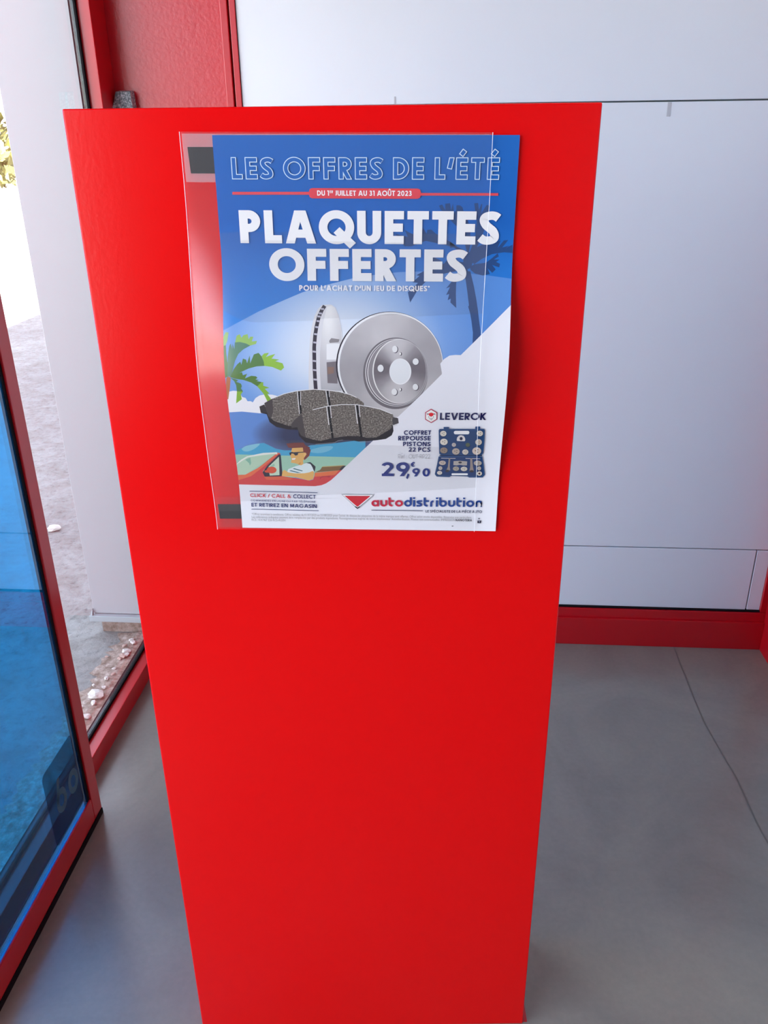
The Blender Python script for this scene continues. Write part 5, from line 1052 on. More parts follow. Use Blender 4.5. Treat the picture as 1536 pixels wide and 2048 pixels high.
('P','e6e6f0',[(261.08,348.31),(261.03,348.68),(260.86,349.0),(260.58,349.22),(260.25,349.3),(243.47,349.48),(243.13,349.41),(242.83,349.2),(242.63,348.88),(242.55,348.5),(242.53,348.15),(242.58,347.77),(242.76,347.45),(243.03,347.23),(243.37,347.16),(260.13,346.98),(260.47,347.05),(260.76,347.26),(260.97,347.58),(261.06,347.95)]),
('P','d4d0d6',[(246.08,304.93),(246.4,301.81),(248.23,299.39),(250.64,298.7),(253.45,299.59),(255.28,302.48),(255.63,305.25),(254.77,306.29),(246.76,306.11)]),
('P','a59e9e',[(244.01,336.55),(244.08,331.6),(251.23,331.05),(259.4,331.84),(259.37,336.77),(255.31,336.95),(251.5,336.13),(247.79,337.01)]),
('P','c4c0c6',[(229.89,328.32),(246.1,328.48),(246.07,327.78),(229.87,327.61)]),
('P','c4c0c6',[(257.32,328.4),(273.88,328.7),(273.85,328.0),(257.29,327.69)]),
('P','8e8280',[(238.47,327.76),(240.15,327.75),(240.05,339.06),(240.87,343.3),(236.47,343.34),(237.86,339.08)]),
('P','8e8280',[(262.6,327.94),(264.79,327.92),(266.39,338.82),(267.63,343.74),(262.6,343.79),(263.26,338.85)]),
('P','3a3438',[(239.84,344.16),(239.75,344.64),(239.44,345.07),(238.96,345.42),(238.34,345.65),(237.64,345.73),(236.94,345.66),(236.3,345.45),(235.78,345.11),(235.44,344.68),(235.31,344.2),(235.4,343.72),(235.7,343.28),(236.19,342.93),(236.81,342.71),(237.51,342.62),(238.21,342.69),(238.85,342.91),(239.36,343.25),(239.71,343.68)]),
('P','3a3438',[(267.54,344.3),(267.45,344.78),(267.13,345.21),(266.62,345.56),(265.97,345.79),(265.23,345.87),(264.49,345.8),(263.81,345.59),(263.26,345.25),(262.9,344.83),(262.75,344.35),(262.84,343.87),(263.16,343.43),(263.67,343.09),(264.32,342.86),(265.06,342.78),(265.8,342.85),(266.48,343.06),(267.03,343.4),(267.39,343.82)]),
('P','1c2c48',[(234.78,297.35),(234.65,298.42),(234.18,299.38),(233.4,300.15),(232.4,300.64),(231.27,300.81),(230.13,300.64),(229.09,300.16),(228.24,299.39),(227.68,298.43),(227.45,297.37),(227.58,296.3),(228.06,295.34),(228.84,294.58),(229.84,294.09),(230.96,293.92),(232.1,294.09),(233.14,294.58),(233.99,295.33),(234.55,296.29)]),
('P','1c2c48',[(236.64,307.74),(236.49,308.99),(235.93,310.12),(235.02,311.03),(233.84,311.61),(232.52,311.81),(231.17,311.62),(229.94,311.05),(228.95,310.15),(228.29,309.02),(228.02,307.77),(228.18,306.52),(228.74,305.39),(229.65,304.5),(230.83,303.92),(232.14,303.72),(233.48,303.91),(234.7,304.48),(235.7,305.37),(236.36,306.49)]),
('P','1c2c48',[(237.03,318.46),(236.87,319.63),(236.31,320.7),(235.39,321.54),(234.2,322.09),(232.87,322.29),(231.52,322.11),(230.28,321.57),(229.28,320.74),(228.62,319.68),(228.36,318.5),(228.52,317.33),(229.09,316.27),(230.01,315.42),(231.2,314.88),(232.52,314.69),(233.87,314.86),(235.1,315.4),(236.1,316.23),(236.76,317.29)]),
('P','1c2c48',[(246.07,311.4),(245.99,312.18),(245.68,312.88),(245.16,313.44),(244.49,313.81),(243.73,313.93),(242.96,313.81),(242.26,313.46),(241.68,312.9),(241.29,312.2),(241.13,311.43),(241.21,310.65),(241.53,309.95),(242.04,309.39),(242.71,309.03),(243.47,308.9),(244.24,309.02),(244.94,309.38),(245.52,309.93),(245.91,310.63)]),
('P','1c2c48',[(250.62,319.79),(250.47,321.05),(249.92,322.19),(249.01,323.1),(247.82,323.69),(246.49,323.89),(245.13,323.7),(243.89,323.13),(242.88,322.23),(242.21,321.1),(241.93,319.84),(242.08,318.58),(242.64,317.44),(243.55,316.53),(244.73,315.95),(246.06,315.74),(247.41,315.94),(248.64,316.51),(249.65,317.4),(250.33,318.53)]),
('P','1c2c48',[(260.46,320.43),(260.35,321.47),(259.9,322.42),(259.14,323.17),(258.17,323.65),(257.06,323.83),(255.94,323.67),(254.9,323.19),(254.06,322.45),(253.5,321.52),(253.26,320.48),(253.38,319.43),(253.83,318.49),(254.59,317.74),(255.56,317.26),(256.66,317.09),(257.78,317.25),(258.81,317.72),(259.65,318.46),(260.22,319.39)]),
('P','1c2c48',[(261.62,311.34),(261.55,312.11),(261.22,312.81),(260.68,313.37),(259.98,313.73),(259.19,313.86),(258.38,313.74),(257.63,313.39),(257.02,312.83),(256.61,312.14),(256.44,311.36),(256.52,310.59),(256.84,309.88),(257.38,309.33),(258.08,308.97),(258.87,308.84),(259.68,308.96),(260.43,309.32),(261.03,309.87),(261.45,310.56)]),
('P','1c2c48',[(275.1,297.14),(275.0,298.2),(274.55,299.16),(273.79,299.92),(272.8,300.41),(271.67,300.58),(270.52,300.41),(269.46,299.93),(268.59,299.17),(268.01,298.21),(267.75,297.16),(267.86,296.1),(268.31,295.15),(269.07,294.39),(270.06,293.9),(271.18,293.74),(272.33,293.9),(273.39,294.38),(274.25,295.14),(274.85,296.09)]),
('P','1c2c48',[(274.67,307.95),(274.56,309.11),(274.09,310.16),(273.31,310.99),(272.27,311.53),(271.1,311.71),(269.91,311.54),(268.8,311.01),(267.9,310.18),(267.28,309.14),(267.02,307.98),(267.13,306.82),(267.6,305.78),(268.39,304.95),(269.41,304.42),(270.58,304.23),(271.77,304.41),(272.87,304.94),(273.78,305.76),(274.39,306.8)]),
('P','1c2c48',[(274.66,319.09),(274.51,320.56),(273.88,321.89),(272.82,322.95),(271.45,323.64),(269.89,323.88),(268.29,323.66),(266.83,322.99),(265.63,321.94),(264.82,320.62),(264.48,319.15),(264.63,317.68),(265.27,316.35),(266.32,315.29),(267.69,314.61),(269.25,314.37),(270.83,314.59),(272.29,315.26),(273.49,316.3),(274.3,317.62)]),
('P','1c2c48',[(235.83,334.36),(235.67,335.23),(235.14,336.03),(234.28,336.66),(233.18,337.07),(231.95,337.22),(230.7,337.1),(229.57,336.7),(228.66,336.08),(228.06,335.3),(227.83,334.42),(227.99,333.55),(228.53,332.75),(229.39,332.12),(230.48,331.71),(231.71,331.56),(232.95,331.69),(234.08,332.08),(234.99,332.7),(235.6,333.49)]),
('P','1c2c48',[(232.17,341.12),(232.08,341.86),(231.77,342.54),(231.26,343.07),(230.61,343.42),(229.88,343.55),(229.13,343.44),(228.46,343.1),(227.91,342.57),(227.54,341.91),(227.4,341.16),(227.49,340.42),(227.8,339.74),(228.31,339.21),(228.96,338.86),(229.69,338.73),(230.43,338.84),(231.11,339.18),(231.66,339.71),(232.02,340.38)]),
('P','1c2c48',[(232.15,347.13),(232.03,347.87),(231.63,348.55),(230.98,349.09),(230.15,349.44),(229.22,349.56),(228.28,349.46),(227.42,349.12),(226.74,348.6),(226.28,347.94),(226.11,347.19),(226.23,346.45),(226.64,345.77),(227.29,345.24),(228.11,344.89),(229.04,344.76),(229.98,344.87),(230.83,345.2),(231.52,345.73),(231.98,346.39)]),
('P','1c2c48',[(251.16,341.64),(251.03,342.52),(250.55,343.31),(249.77,343.94),(248.77,344.35),(247.65,344.5),(246.52,344.37),(245.48,343.98),(244.65,343.37),(244.09,342.58),(243.88,341.71),(244.01,340.84),(244.49,340.05),(245.27,339.41),(246.26,339.0),(247.38,338.85),(248.51,338.98),(249.54,339.37),(250.38,339.99),(250.94,340.77)]),
('P','1c2c48',[(260.48,341.91),(260.34,342.78),(259.82,343.57),(259.0,344.2),(257.93,344.61),(256.73,344.76),(255.52,344.64),(254.41,344.25),(253.52,343.63),(252.92,342.85),(252.69,341.98),(252.83,341.11),(253.34,340.32),(254.17,339.68),(255.24,339.27),(256.43,339.12),(257.64,339.25),(258.75,339.64),(259.64,340.26),(260.24,341.04)]),
('P','1c2c48',[(276.33,334.37),(276.17,335.37),(275.57,336.28),(274.59,337.0),(273.33,337.47),(271.91,337.64),(270.46,337.5),(269.14,337.05),(268.07,336.34),(267.36,335.45),(267.07,334.45),(267.23,333.45),(267.83,332.54),(268.81,331.82),(270.07,331.35),(271.49,331.18),(272.93,331.32),(274.25,331.77),(275.32,332.48),(276.04,333.37)]),
('P','1c2c48',[(276.15,341.05),(276.08,341.83),(275.78,342.54),(275.29,343.11),(274.65,343.47),(273.92,343.6),(273.17,343.49),(272.48,343.13),(271.92,342.58),(271.53,341.88),(271.37,341.1),(271.44,340.31),(271.73,339.6),(272.23,339.04),(272.87,338.67),(273.6,338.54),(274.34,338.66),(275.03,339.01),(275.59,339.57),(275.98,340.27)]),
('P','1c2c48',[(277.57,347.57),(277.47,348.44),(277.07,349.22),(276.41,349.85),(275.55,350.26),(274.58,350.4),(273.6,350.28),(272.7,349.89),(271.96,349.28),(271.47,348.5),(271.26,347.63),(271.36,346.77),(271.76,345.98),(272.42,345.35),(273.28,344.94),(274.24,344.79),(275.22,344.92),(276.13,345.31),(276.86,345.93),(277.36,346.7)]),
('N',),
('P','d0c9c4',[(234.39,296.8),(234.29,297.77),(233.92,298.67),(233.29,299.41),(232.46,299.94),(231.51,300.22),(230.5,300.22),(229.52,299.95),(228.64,299.42),(227.95,298.68),(227.49,297.79),(227.3,296.81),(227.41,295.85),(227.79,294.96),(228.41,294.22),(229.24,293.69),(230.19,293.41),(231.19,293.41),(232.17,293.68),(233.04,294.21),(233.74,294.95),(234.2,295.84)]),
('P','d3cdc8',[(236.24,307.19),(236.13,308.33),(235.68,309.38),(234.94,310.25),(233.97,310.88),(232.84,311.21),(231.65,311.21),(230.49,310.89),(229.46,310.27),(228.64,309.4),(228.1,308.35),(227.88,307.21),(228.0,306.07),(228.45,305.03),(229.19,304.16),(230.16,303.54),(231.28,303.21),(232.47,303.21),(233.62,303.53),(234.65,304.14),(235.47,305.01),(236.02,306.05)]),
('P','8a7c74',[(236.63,317.9),(236.51,318.97),(236.06,319.96),(235.31,320.78),(234.33,321.37),(233.19,321.68),(231.99,321.69),(230.83,321.39),(229.79,320.81),(228.97,320.0),(228.43,319.01),(228.21,317.94),(228.34,316.87),(228.79,315.88),(229.54,315.06),(230.52,314.48),(231.66,314.17),(232.85,314.16),(234.01,314.46),(235.04,315.04),(235.87,315.85),(236.41,316.83)]),
('P','b5aeb0',[(245.67,310.85),(245.61,311.56),(245.37,312.21),(244.96,312.75),(244.42,313.14),(243.79,313.35),(243.12,313.35),(242.47,313.15),(241.89,312.77),(241.42,312.23),(241.11,311.57),(240.98,310.87),(241.04,310.16),(241.28,309.51),(241.69,308.96),(242.23,308.58),(242.86,308.37),(243.53,308.37),(244.18,308.57),(244.76,308.95),(245.22,309.49),(245.54,310.14)]),
('P','ab9e98',[(250.21,319.23),(250.11,320.38),(249.66,321.44),(248.93,322.32),(247.95,322.95),(246.81,323.29),(245.61,323.29),(244.44,322.97),(243.39,322.35),(242.56,321.48),(242.01,320.42),(241.78,319.28),(241.89,318.13),(242.34,317.07),(243.08,316.19),(244.05,315.56),(245.18,315.23),(246.38,315.22),(247.55,315.54),(248.59,316.16),(249.42,317.03),(249.98,318.08)]),
('P','c2bab6',[(260.05,319.87),(259.97,320.82),(259.61,321.7),(259.01,322.43),(258.21,322.95),(257.27,323.23),(256.28,323.23),(255.32,322.97),(254.45,322.46),(253.76,321.73),(253.3,320.86),(253.11,319.91),(253.19,318.96),(253.55,318.09),(254.16,317.36),(254.96,316.84),(255.89,316.57),(256.87,316.56),(257.84,316.83),(258.7,317.34),(259.39,318.06),(259.86,318.93)]),
('P','57604e',[(261.22,310.78),(261.16,311.49),(260.91,312.14),(260.49,312.68),(259.92,313.07),(259.26,313.28),(258.55,313.28),(257.86,313.08),(257.25,312.7),(256.75,312.16),(256.42,311.51),(256.28,310.8),(256.34,310.1),(256.59,309.45),(257.02,308.91),(257.58,308.52),(258.24,308.32),(258.94,308.31),(259.63,308.51),(260.25,308.89),(260.74,309.43),(261.07,310.08)]),
('P','cbc2bc',[(274.7,296.6),(274.62,297.56),(274.27,298.45),(273.66,299.19),(272.84,299.72),(271.89,299.99),(270.88,300.0),(269.89,299.72),(269.0,299.2),(268.28,298.46),(267.8,297.57),(267.59,296.61),(267.67,295.65),(268.03,294.76),(268.64,294.03),(269.45,293.5),(270.4,293.23),(271.41,293.23),(272.4,293.5),(273.28,294.02),(274.0,294.75),(274.48,295.63)]),
('P','c0b6b0',[(274.25,307.4),(274.18,308.45),(273.81,309.42),(273.18,310.23),(272.33,310.81),(271.34,311.12),(270.29,311.12),(269.25,310.83),(268.33,310.25),(267.58,309.45),(267.08,308.48),(266.86,307.43),(266.94,306.37),(267.31,305.4),(267.94,304.6),(268.78,304.02),(269.77,303.72),(270.82,303.72),(271.85,304.01),(272.78,304.58),(273.52,305.38),(274.03,306.35)]),
('P','c6b8b2',[(274.25,318.53),(274.14,319.87),(273.64,321.11),(272.78,322.14),(271.64,322.88),(270.3,323.27),(268.89,323.28),(267.5,322.9),(266.27,322.18),(265.27,321.16),(264.61,319.93),(264.32,318.59),(264.43,317.25),(264.94,316.01),(265.8,314.99),(266.93,314.25),(268.26,313.87),(269.67,313.86),(271.05,314.23),(272.28,314.96),(273.28,315.97),(273.95,317.2)]),
('P','b5a8a4',[(235.43,333.8),(235.31,334.59),(234.88,335.33),(234.19,335.95),(233.28,336.39),(232.23,336.63),(231.12,336.64),(230.05,336.42),(229.11,335.99),(228.36,335.39),(227.87,334.66),(227.68,333.86),(227.81,333.06),(228.24,332.32),(228.93,331.71),(229.84,331.26),(230.89,331.03),(231.99,331.02),(233.06,331.24),(234.0,331.67),(234.75,332.27),(235.24,333.0)]),
('P','b8aeac',[(231.77,340.56),(231.71,341.23),(231.46,341.86),(231.06,342.38),(230.53,342.76),(229.92,342.96),(229.28,342.96),(228.66,342.78),(228.1,342.41),(227.66,341.9),(227.37,341.28),(227.25,340.6),(227.32,339.92),(227.56,339.29),(227.96,338.77),(228.49,338.39),(229.1,338.2),(229.74,338.19),(230.36,338.38),(230.92,338.74),(231.36,339.26),(231.65,339.88)]),
('P','d0c8c4',[(231.75,346.57),(231.66,347.25),(231.34,347.87),(230.82,348.4),(230.14,348.77),(229.36,348.97),(228.53,348.98),(227.74,348.8),(227.03,348.44),(226.47,347.92),(226.11,347.31),(225.96,346.63),(226.06,345.95),(226.38,345.32),(226.9,344.8),(227.58,344.42),(228.36,344.22),(229.18,344.22),(229.98,344.4),(230.69,344.76),(231.24,345.28),(231.61,345.89)]),
('P','a09890',[(250.76,341.08),(250.65,341.88),(250.27,342.61),(249.65,343.23),(248.83,343.67),(247.88,343.91),(246.87,343.92),(245.9,343.7),(245.04,343.27),(244.35,342.67),(243.9,341.94),(243.72,341.15),(243.83,340.35),(244.21,339.62),(244.84,339.0),(245.66,338.56),(246.6,338.33),(247.6,338.32),(248.57,338.53),(249.43,338.96),(250.12,339.56),(250.57,340.29)]),
('P','c4beb8',[(260.07,341.35),(259.96,342.14),(259.55,342.88),(258.88,343.49),(258.0,343.93),(256.99,344.17),(255.91,344.18),(254.87,343.96),(253.94,343.54),(253.21,342.94),(252.73,342.21),(252.53,341.42),(252.64,340.62),(253.05,339.89),(253.72,339.27),(254.6,338.83),(255.61,338.6),(256.69,338.59),(257.73,338.8),(258.65,339.23),(259.39,339.83),(259.87,340.55)]),
('P','a8a09e',[(275.92,333.81),(275.8,334.72),(275.32,335.57),(274.53,336.27),(273.48,336.78),(272.26,337.05),(270.98,337.06),(269.73,336.81),(268.62,336.32),(267.73,335.63),(267.15,334.8),(266.91,333.89),(267.03,332.97),(267.51,332.13),(268.31,331.43),(269.35,330.92),(270.57,330.65),(271.85,330.64),(273.09,330.89),(274.2,331.38),(275.09,332.07),(275.68,332.9)]),
('P','b0a8a6',[(275.73,340.49),(275.69,341.21),(275.46,341.86),(275.07,342.41),(274.56,342.81),(273.95,343.01),(273.31,343.02),(272.67,342.82),(272.11,342.44),(271.65,341.9),(271.34,341.25),(271.21,340.54),(271.26,339.82),(271.48,339.16),(271.87,338.62),(272.39,338.22),(272.99,338.01),(273.63,338.01),(274.26,338.2),(274.83,338.59),(275.28,339.13),(275.59,339.78)]),
('P','cfc7c2',[(277.15,347.01),(277.08,347.8),(276.77,348.53),(276.24,349.14),(275.54,349.58),(274.73,349.81),(273.86,349.82),(273.02,349.61),(272.27,349.18),(271.67,348.59),(271.27,347.86),(271.1,347.07),(271.18,346.28),(271.49,345.55),(272.02,344.94),(272.72,344.5),(273.53,344.27),(274.39,344.26),(275.23,344.48),(275.98,344.9),(276.58,345.5),(276.98,346.22)]),
('N',),
('P','5b4a48',[(230.23,296.47),(230.11,296.83),(229.79,296.98),(229.46,296.83),(229.31,296.47),(229.43,296.1),(229.75,295.95),(230.08,296.1)]),
('P','5b4a48',[(232.14,295.6),(232.02,295.97),(231.7,296.12),(231.37,295.97),(231.22,295.61),(231.33,295.24),(231.65,295.09),(231.98,295.24)]),
('P','5b4a48',[(232.06,297.84),(231.95,298.21),(231.63,298.36),(231.29,298.21),(231.14,297.84),(231.26,297.48),(231.58,297.32),(231.91,297.48)]),
('P','5b4a48',[(231.33,306.8),(231.19,307.23),(230.81,307.41),(230.42,307.23),(230.24,306.8),(230.38,306.37),(230.76,306.19),(231.15,306.37)]),
('P','5b4a48',[(233.58,305.78),(233.44,306.21),(233.07,306.39),(232.67,306.21),(232.49,305.78),(232.63,305.36),(233.01,305.18),(233.4,305.35)]),
('P','5b4a48',[(233.49,308.41),(233.36,308.84),(232.98,309.02),(232.59,308.84),(232.41,308.41),(232.55,307.98),(232.92,307.8),(233.32,307.98)]),
('P','5b4a48',[(231.69,317.54),(231.55,317.95),(231.17,318.12),(230.77,317.95),(230.6,317.55),(230.74,317.15),(231.12,316.98),(231.51,317.14)]),
('P','5b4a48',[(233.96,316.58),(233.82,316.99),(233.44,317.15),(233.05,316.99),(232.87,316.59),(233.01,316.18),(233.39,316.02),(233.78,316.18)]),
('P','5b4a48',[(233.86,319.05),(233.72,319.46),(233.34,319.63),(232.95,319.46),(232.77,319.06),(232.91,318.65),(233.29,318.49),(233.68,318.65)]),
('P','5b4a48',[(242.91,310.61),(242.84,310.87),(242.63,310.99),(242.41,310.88),(242.3,310.61),(242.38,310.34),(242.59,310.23),(242.81,310.34)]),
('P','5b4a48',[(244.17,309.97),(244.09,310.24),(243.88,310.35),(243.66,310.24),(243.56,309.98),(243.63,309.71),(243.84,309.6),(244.07,309.71)]),
('P','5b4a48',[(244.14,311.61),(244.06,311.88),(243.85,311.99),(243.63,311.88),(243.53,311.61),(243.6,311.34),(243.81,311.23),(244.03,311.34)]),
('P','5b4a48',[(245.26,318.85),(245.12,319.28),(244.74,319.46),(244.35,319.29),(244.16,318.86),(244.3,318.42),(244.68,318.24),(245.07,318.42)]),
('P','5b4a48',[(247.52,317.82),(247.38,318.25),(247.01,318.43),(246.61,318.26),(246.43,317.82),(246.56,317.39),(246.94,317.21),(247.34,317.39)]),
('P','5b4a48',[(247.45,320.47),(247.32,320.9),(246.94,321.08),(246.54,320.91),(246.36,320.47),(246.49,320.04),(246.87,319.86),(247.27,320.04)]),
('P','5b4a48',[(255.97,319.56),(255.86,319.92),(255.55,320.07),(255.22,319.92),(255.07,319.57),(255.18,319.21),(255.49,319.06),(255.82,319.2)]),
('P','5b4a48',[(257.83,318.71),(257.72,319.07),(257.41,319.22),(257.08,319.07),(256.93,318.71),(257.04,318.36),(257.35,318.21),(257.68,318.35)]),
('P','5b4a48',[(257.79,320.9),(257.68,321.26),(257.37,321.41),(257.04,321.26),(256.88,320.9),(256.99,320.55),(257.3,320.4),(257.63,320.54)]),
('P','5b4a48',[(258.31,310.54),(258.24,310.81),(258.02,310.92),(257.78,310.81),(257.67,310.55),(257.75,310.28),(257.97,310.17),(258.2,310.28)]),
('P','5b4a48',[(259.63,309.91),(259.55,310.18),(259.33,310.29),(259.1,310.18),(258.99,309.92),(259.07,309.65),(259.29,309.54),(259.52,309.65)]),
('P','5b4a48',[(259.61,311.54),(259.53,311.81),(259.31,311.92),(259.08,311.81),(258.97,311.54),(259.05,311.28),(259.27,311.17),(259.5,311.28)]),
('P','5b4a48',[(270.52,296.26),(270.41,296.62),(270.09,296.78),(269.75,296.63),(269.59,296.26),(269.7,295.9),(270.02,295.75),(270.35,295.9)]),
('P','5b4a48',[(272.41,295.41),(272.3,295.77),(271.98,295.92),(271.65,295.77),(271.48,295.41),(271.59,295.04),(271.91,294.89),(272.25,295.04)]),
('P','5b4a48',[(272.39,297.63),(272.28,297.99),(271.96,298.14),(271.63,297.99),(271.47,297.63),(271.57,297.27),(271.89,297.11),(272.23,297.26)]),
('P','5b4a48',[(269.9,307.04),(269.79,307.44),(269.46,307.6),(269.11,307.44),(268.94,307.04),(269.05,306.65),(269.38,306.48),(269.73,306.65)]),
('P','5b4a48',[(271.87,306.1),(271.76,306.5),(271.43,306.66),(271.08,306.5),(270.91,306.1),(271.02,305.71),(271.35,305.54),(271.7,305.7)]),
('P','5b4a48',[(271.86,308.53),(271.74,308.93),(271.41,309.09),(271.06,308.93),(270.89,308.53),(271.01,308.14),(271.34,307.97),(271.69,308.13)]),
('P','5b4a48',[(268.41,318.09),(268.25,318.6),(267.81,318.81),(267.34,318.6),(267.12,318.1),(267.27,317.59),(267.71,317.38),(268.18,317.59)]),
('P','5b4a48',[(271.05,316.89),(270.9,317.39),(270.46,317.6),(269.99,317.4),(269.76,316.89),(269.92,316.39),(270.36,316.18),(270.83,316.38)]),
('P','5b4a48',[(271.02,319.98),(270.86,320.48),(270.42,320.7),(269.95,320.49),(269.72,319.99),(269.88,319.48),(270.32,319.27),(270.79,319.47)]),
('P','5b4a48',[(230.89,333.55),(230.75,333.85),(230.4,333.98),(230.04,333.86),(229.88,333.56),(230.01,333.26),(230.37,333.13),(230.73,333.25)]),
('P','5b4a48',[(232.99,332.82),(232.85,333.13),(232.5,333.25),(232.14,333.13),(231.98,332.83),(232.12,332.53),(232.47,332.4),(232.83,332.52)]),
('P','5b4a48',[(232.87,334.67),(232.74,334.97),(232.39,335.1),(232.02,334.97),(231.86,334.67),(232.0,334.37),(232.35,334.25),(232.71,334.37)]),
('P','5b4a48',[(229.12,340.34),(229.04,340.6),(228.84,340.7),(228.63,340.6),(228.53,340.34),(228.61,340.09),(228.81,339.98),(229.02,340.08)]),
('P','5b4a48',[(230.34,339.73),(230.26,339.98),(230.06,340.09),(229.85,339.99),(229.75,339.73),(229.83,339.47),(230.03,339.37),(230.24,339.47)]),
('P','5b4a48',[(230.28,341.29),(230.21,341.55),(230.01,341.66),(229.79,341.55),(229.7,341.3),(229.77,341.04),(229.98,340.93),(230.19,341.04)]),
('P','5b4a48',[(228.36,346.36),(228.26,346.62),(228.0,346.73),(227.73,346.63),(227.61,346.37),(227.71,346.12),(227.97,346.01),(228.24,346.11)]),
('P','5b4a48',[(229.93,345.75),(229.83,346.0),(229.57,346.11),(229.3,346.01),(229.18,345.76),(229.28,345.5),(229.54,345.39),(229.81,345.49)]),
('P','5b4a48',[(229.84,347.31),(229.74,347.57),(229.48,347.68),(229.21,347.57),(229.09,347.32),(229.19,347.06),(229.45,346.95),(229.72,347.06)]),
('P','5b4a48',[(246.63,340.84),(246.51,341.14),(246.19,341.27),(245.86,341.15),(245.71,340.85),(245.83,340.55),(246.15,340.42),(246.48,340.54)]),
('P','5b4a48',[(248.53,340.12),(248.41,340.42),(248.09,340.54),(247.76,340.42),(247.61,340.12),(247.73,339.82),(248.05,339.7),(248.38,339.82)]),
('P','5b4a48',[(248.44,341.95),(248.32,342.25),(248.0,342.38),(247.68,342.26),(247.53,341.96),(247.65,341.66),(247.96,341.53),(248.29,341.65)]),
('P','5b4a48',[(255.64,341.11),(255.52,341.41),(255.18,341.53),(254.82,341.41),(254.67,341.12),(254.79,340.82),(255.13,340.69),(255.49,340.81)]),
('P','5b4a48',[(257.68,340.38),(257.55,340.68),(257.21,340.81),(256.86,340.69),(256.7,340.39),(256.83,340.09),(257.17,339.96),(257.52,340.08)]),
('P','5b4a48',[(257.59,342.22),(257.46,342.52),(257.12,342.64),(256.77,342.52),(256.61,342.23),(256.74,341.93),(257.08,341.8),(257.43,341.92)]),
('P','5b4a48',[(270.63,333.53),(270.48,333.88),(270.07,334.02),(269.65,333.88),(269.46,333.54),(269.61,333.2),(270.01,333.05),(270.43,333.19)]),
('P','5b4a48',[(273.05,332.7),(272.9,333.05),(272.5,333.19),(272.07,333.05),(271.88,332.71),(272.03,332.37),(272.43,332.22),(272.86,332.36)]),
('P','5b4a48',[(272.96,334.81),(272.81,335.15),(272.41,335.3),(271.99,335.16),(271.79,334.82),(271.94,334.47),(272.35,334.33),(272.77,334.47)]),
('P','5b4a48',[(273.07,340.26),(273.0,340.53),(272.8,340.65),(272.59,340.54),(272.48,340.27),(272.55,340.0),(272.75,339.89),(272.97,340.0)]),
('P','5b4a48',[(274.27,339.62),(274.2,339.89),(274.0,340.0),(273.79,339.89),(273.69,339.63),(273.75,339.36),(273.96,339.24),(274.17,339.35)]),
('P','5b4a48',[(274.26,341.27),(274.2,341.53),(273.99,341.65),(273.78,341.54),(273.68,341.27),(273.75,341.0),(273.95,340.89),(274.16,341.0)]),
('P','5b4a48',[(273.6,346.77),(273.5,347.07),(273.23,347.19),(272.94,347.07),(272.81,346.78),(272.91,346.48),(273.18,346.35),(273.46,346.47)]),
('P','5b4a48',[(275.22,346.05),(275.12,346.35),(274.85,346.47),(274.56,346.35),(274.43,346.06),(274.53,345.76),(274.8,345.63),(275.08,345.75)]),
('P','5b4a48',[(275.18,347.87),(275.08,348.17),(274.81,348.3),(274.52,348.18),(274.39,347.88),(274.49,347.58),(274.76,347.46),(275.04,347.58)]),
('P','2a2f4c',[(252.61,303.04),(252.57,303.68),(252.36,304.26),(252.0,304.72),(251.54,305.02),(251.01,305.12),(250.48,305.02),(249.98,304.73),(249.57,304.27),(249.29,303.69),(249.17,303.05),(249.22,302.41),(249.43,301.83),(249.79,301.37),(250.25,301.08),(250.77,300.97),(251.31,301.07),(251.8,301.37),(252.21,301.82),(252.49,302.4)]),
('P','33303c',[(253.47,333.15),(253.4,333.55),(253.13,333.9),(252.7,334.19),(252.16,334.37),(251.54,334.44),(250.92,334.38),(250.35,334.21),(249.89,333.93),(249.59,333.58),(249.47,333.19),(249.55,332.79),(249.81,332.44),(250.24,332.15),(250.79,331.97),(251.4,331.9),(252.03,331.96),(252.59,332.13),(253.05,332.41),(253.35,332.76)]),
('P','4a2f30',[(275.14,347.03),(275.05,347.52),(274.76,347.91),(274.32,348.14),(273.82,348.14),(273.35,347.93),(273.01,347.54),(272.87,347.06),(272.95,346.57),(273.24,346.17),(273.68,345.95),(274.19,345.95),(274.66,346.16),(274.99,346.55)])
]


# inks ---------------------------------------------------------------
WREF = hx('e6e7f3')
SHEET_MATS = []; SM_IX = {}
def uvmm(m):
    u = N(m, 'ShaderNodeUVMap'); u.uv_map = 'UVMap'
    sp = N(m, 'ShaderNodeSeparateXYZ'); L(m, u.outputs[0], sp.inputs[0])
    return u.outputs[0], math_(m, 'MULTIPLY', sp.outputs[0], 500.0), math_(m, 'MULTIPLY', sp.outputs[1], 500.0)
def ink(h):
    c = hx(h); return tuple(min(0.86, c[i] / WREF[i] * 0.83) for i in range(3))
def radial(m, X, Y, cx, cy, rx, ry):
    a = math_(m, 'DIVIDE', math_(m, 'SUBTRACT', X, cx), rx); b = math_(m, 'DIVIDE', math_(m, 'SUBTRACT', Y, cy), ry)
    return math_(m, 'SQRT', math_(m, 'ADD', math_(m, 'MULTIPLY', a, a), math_(m, 'MULTIPLY', b, b)))
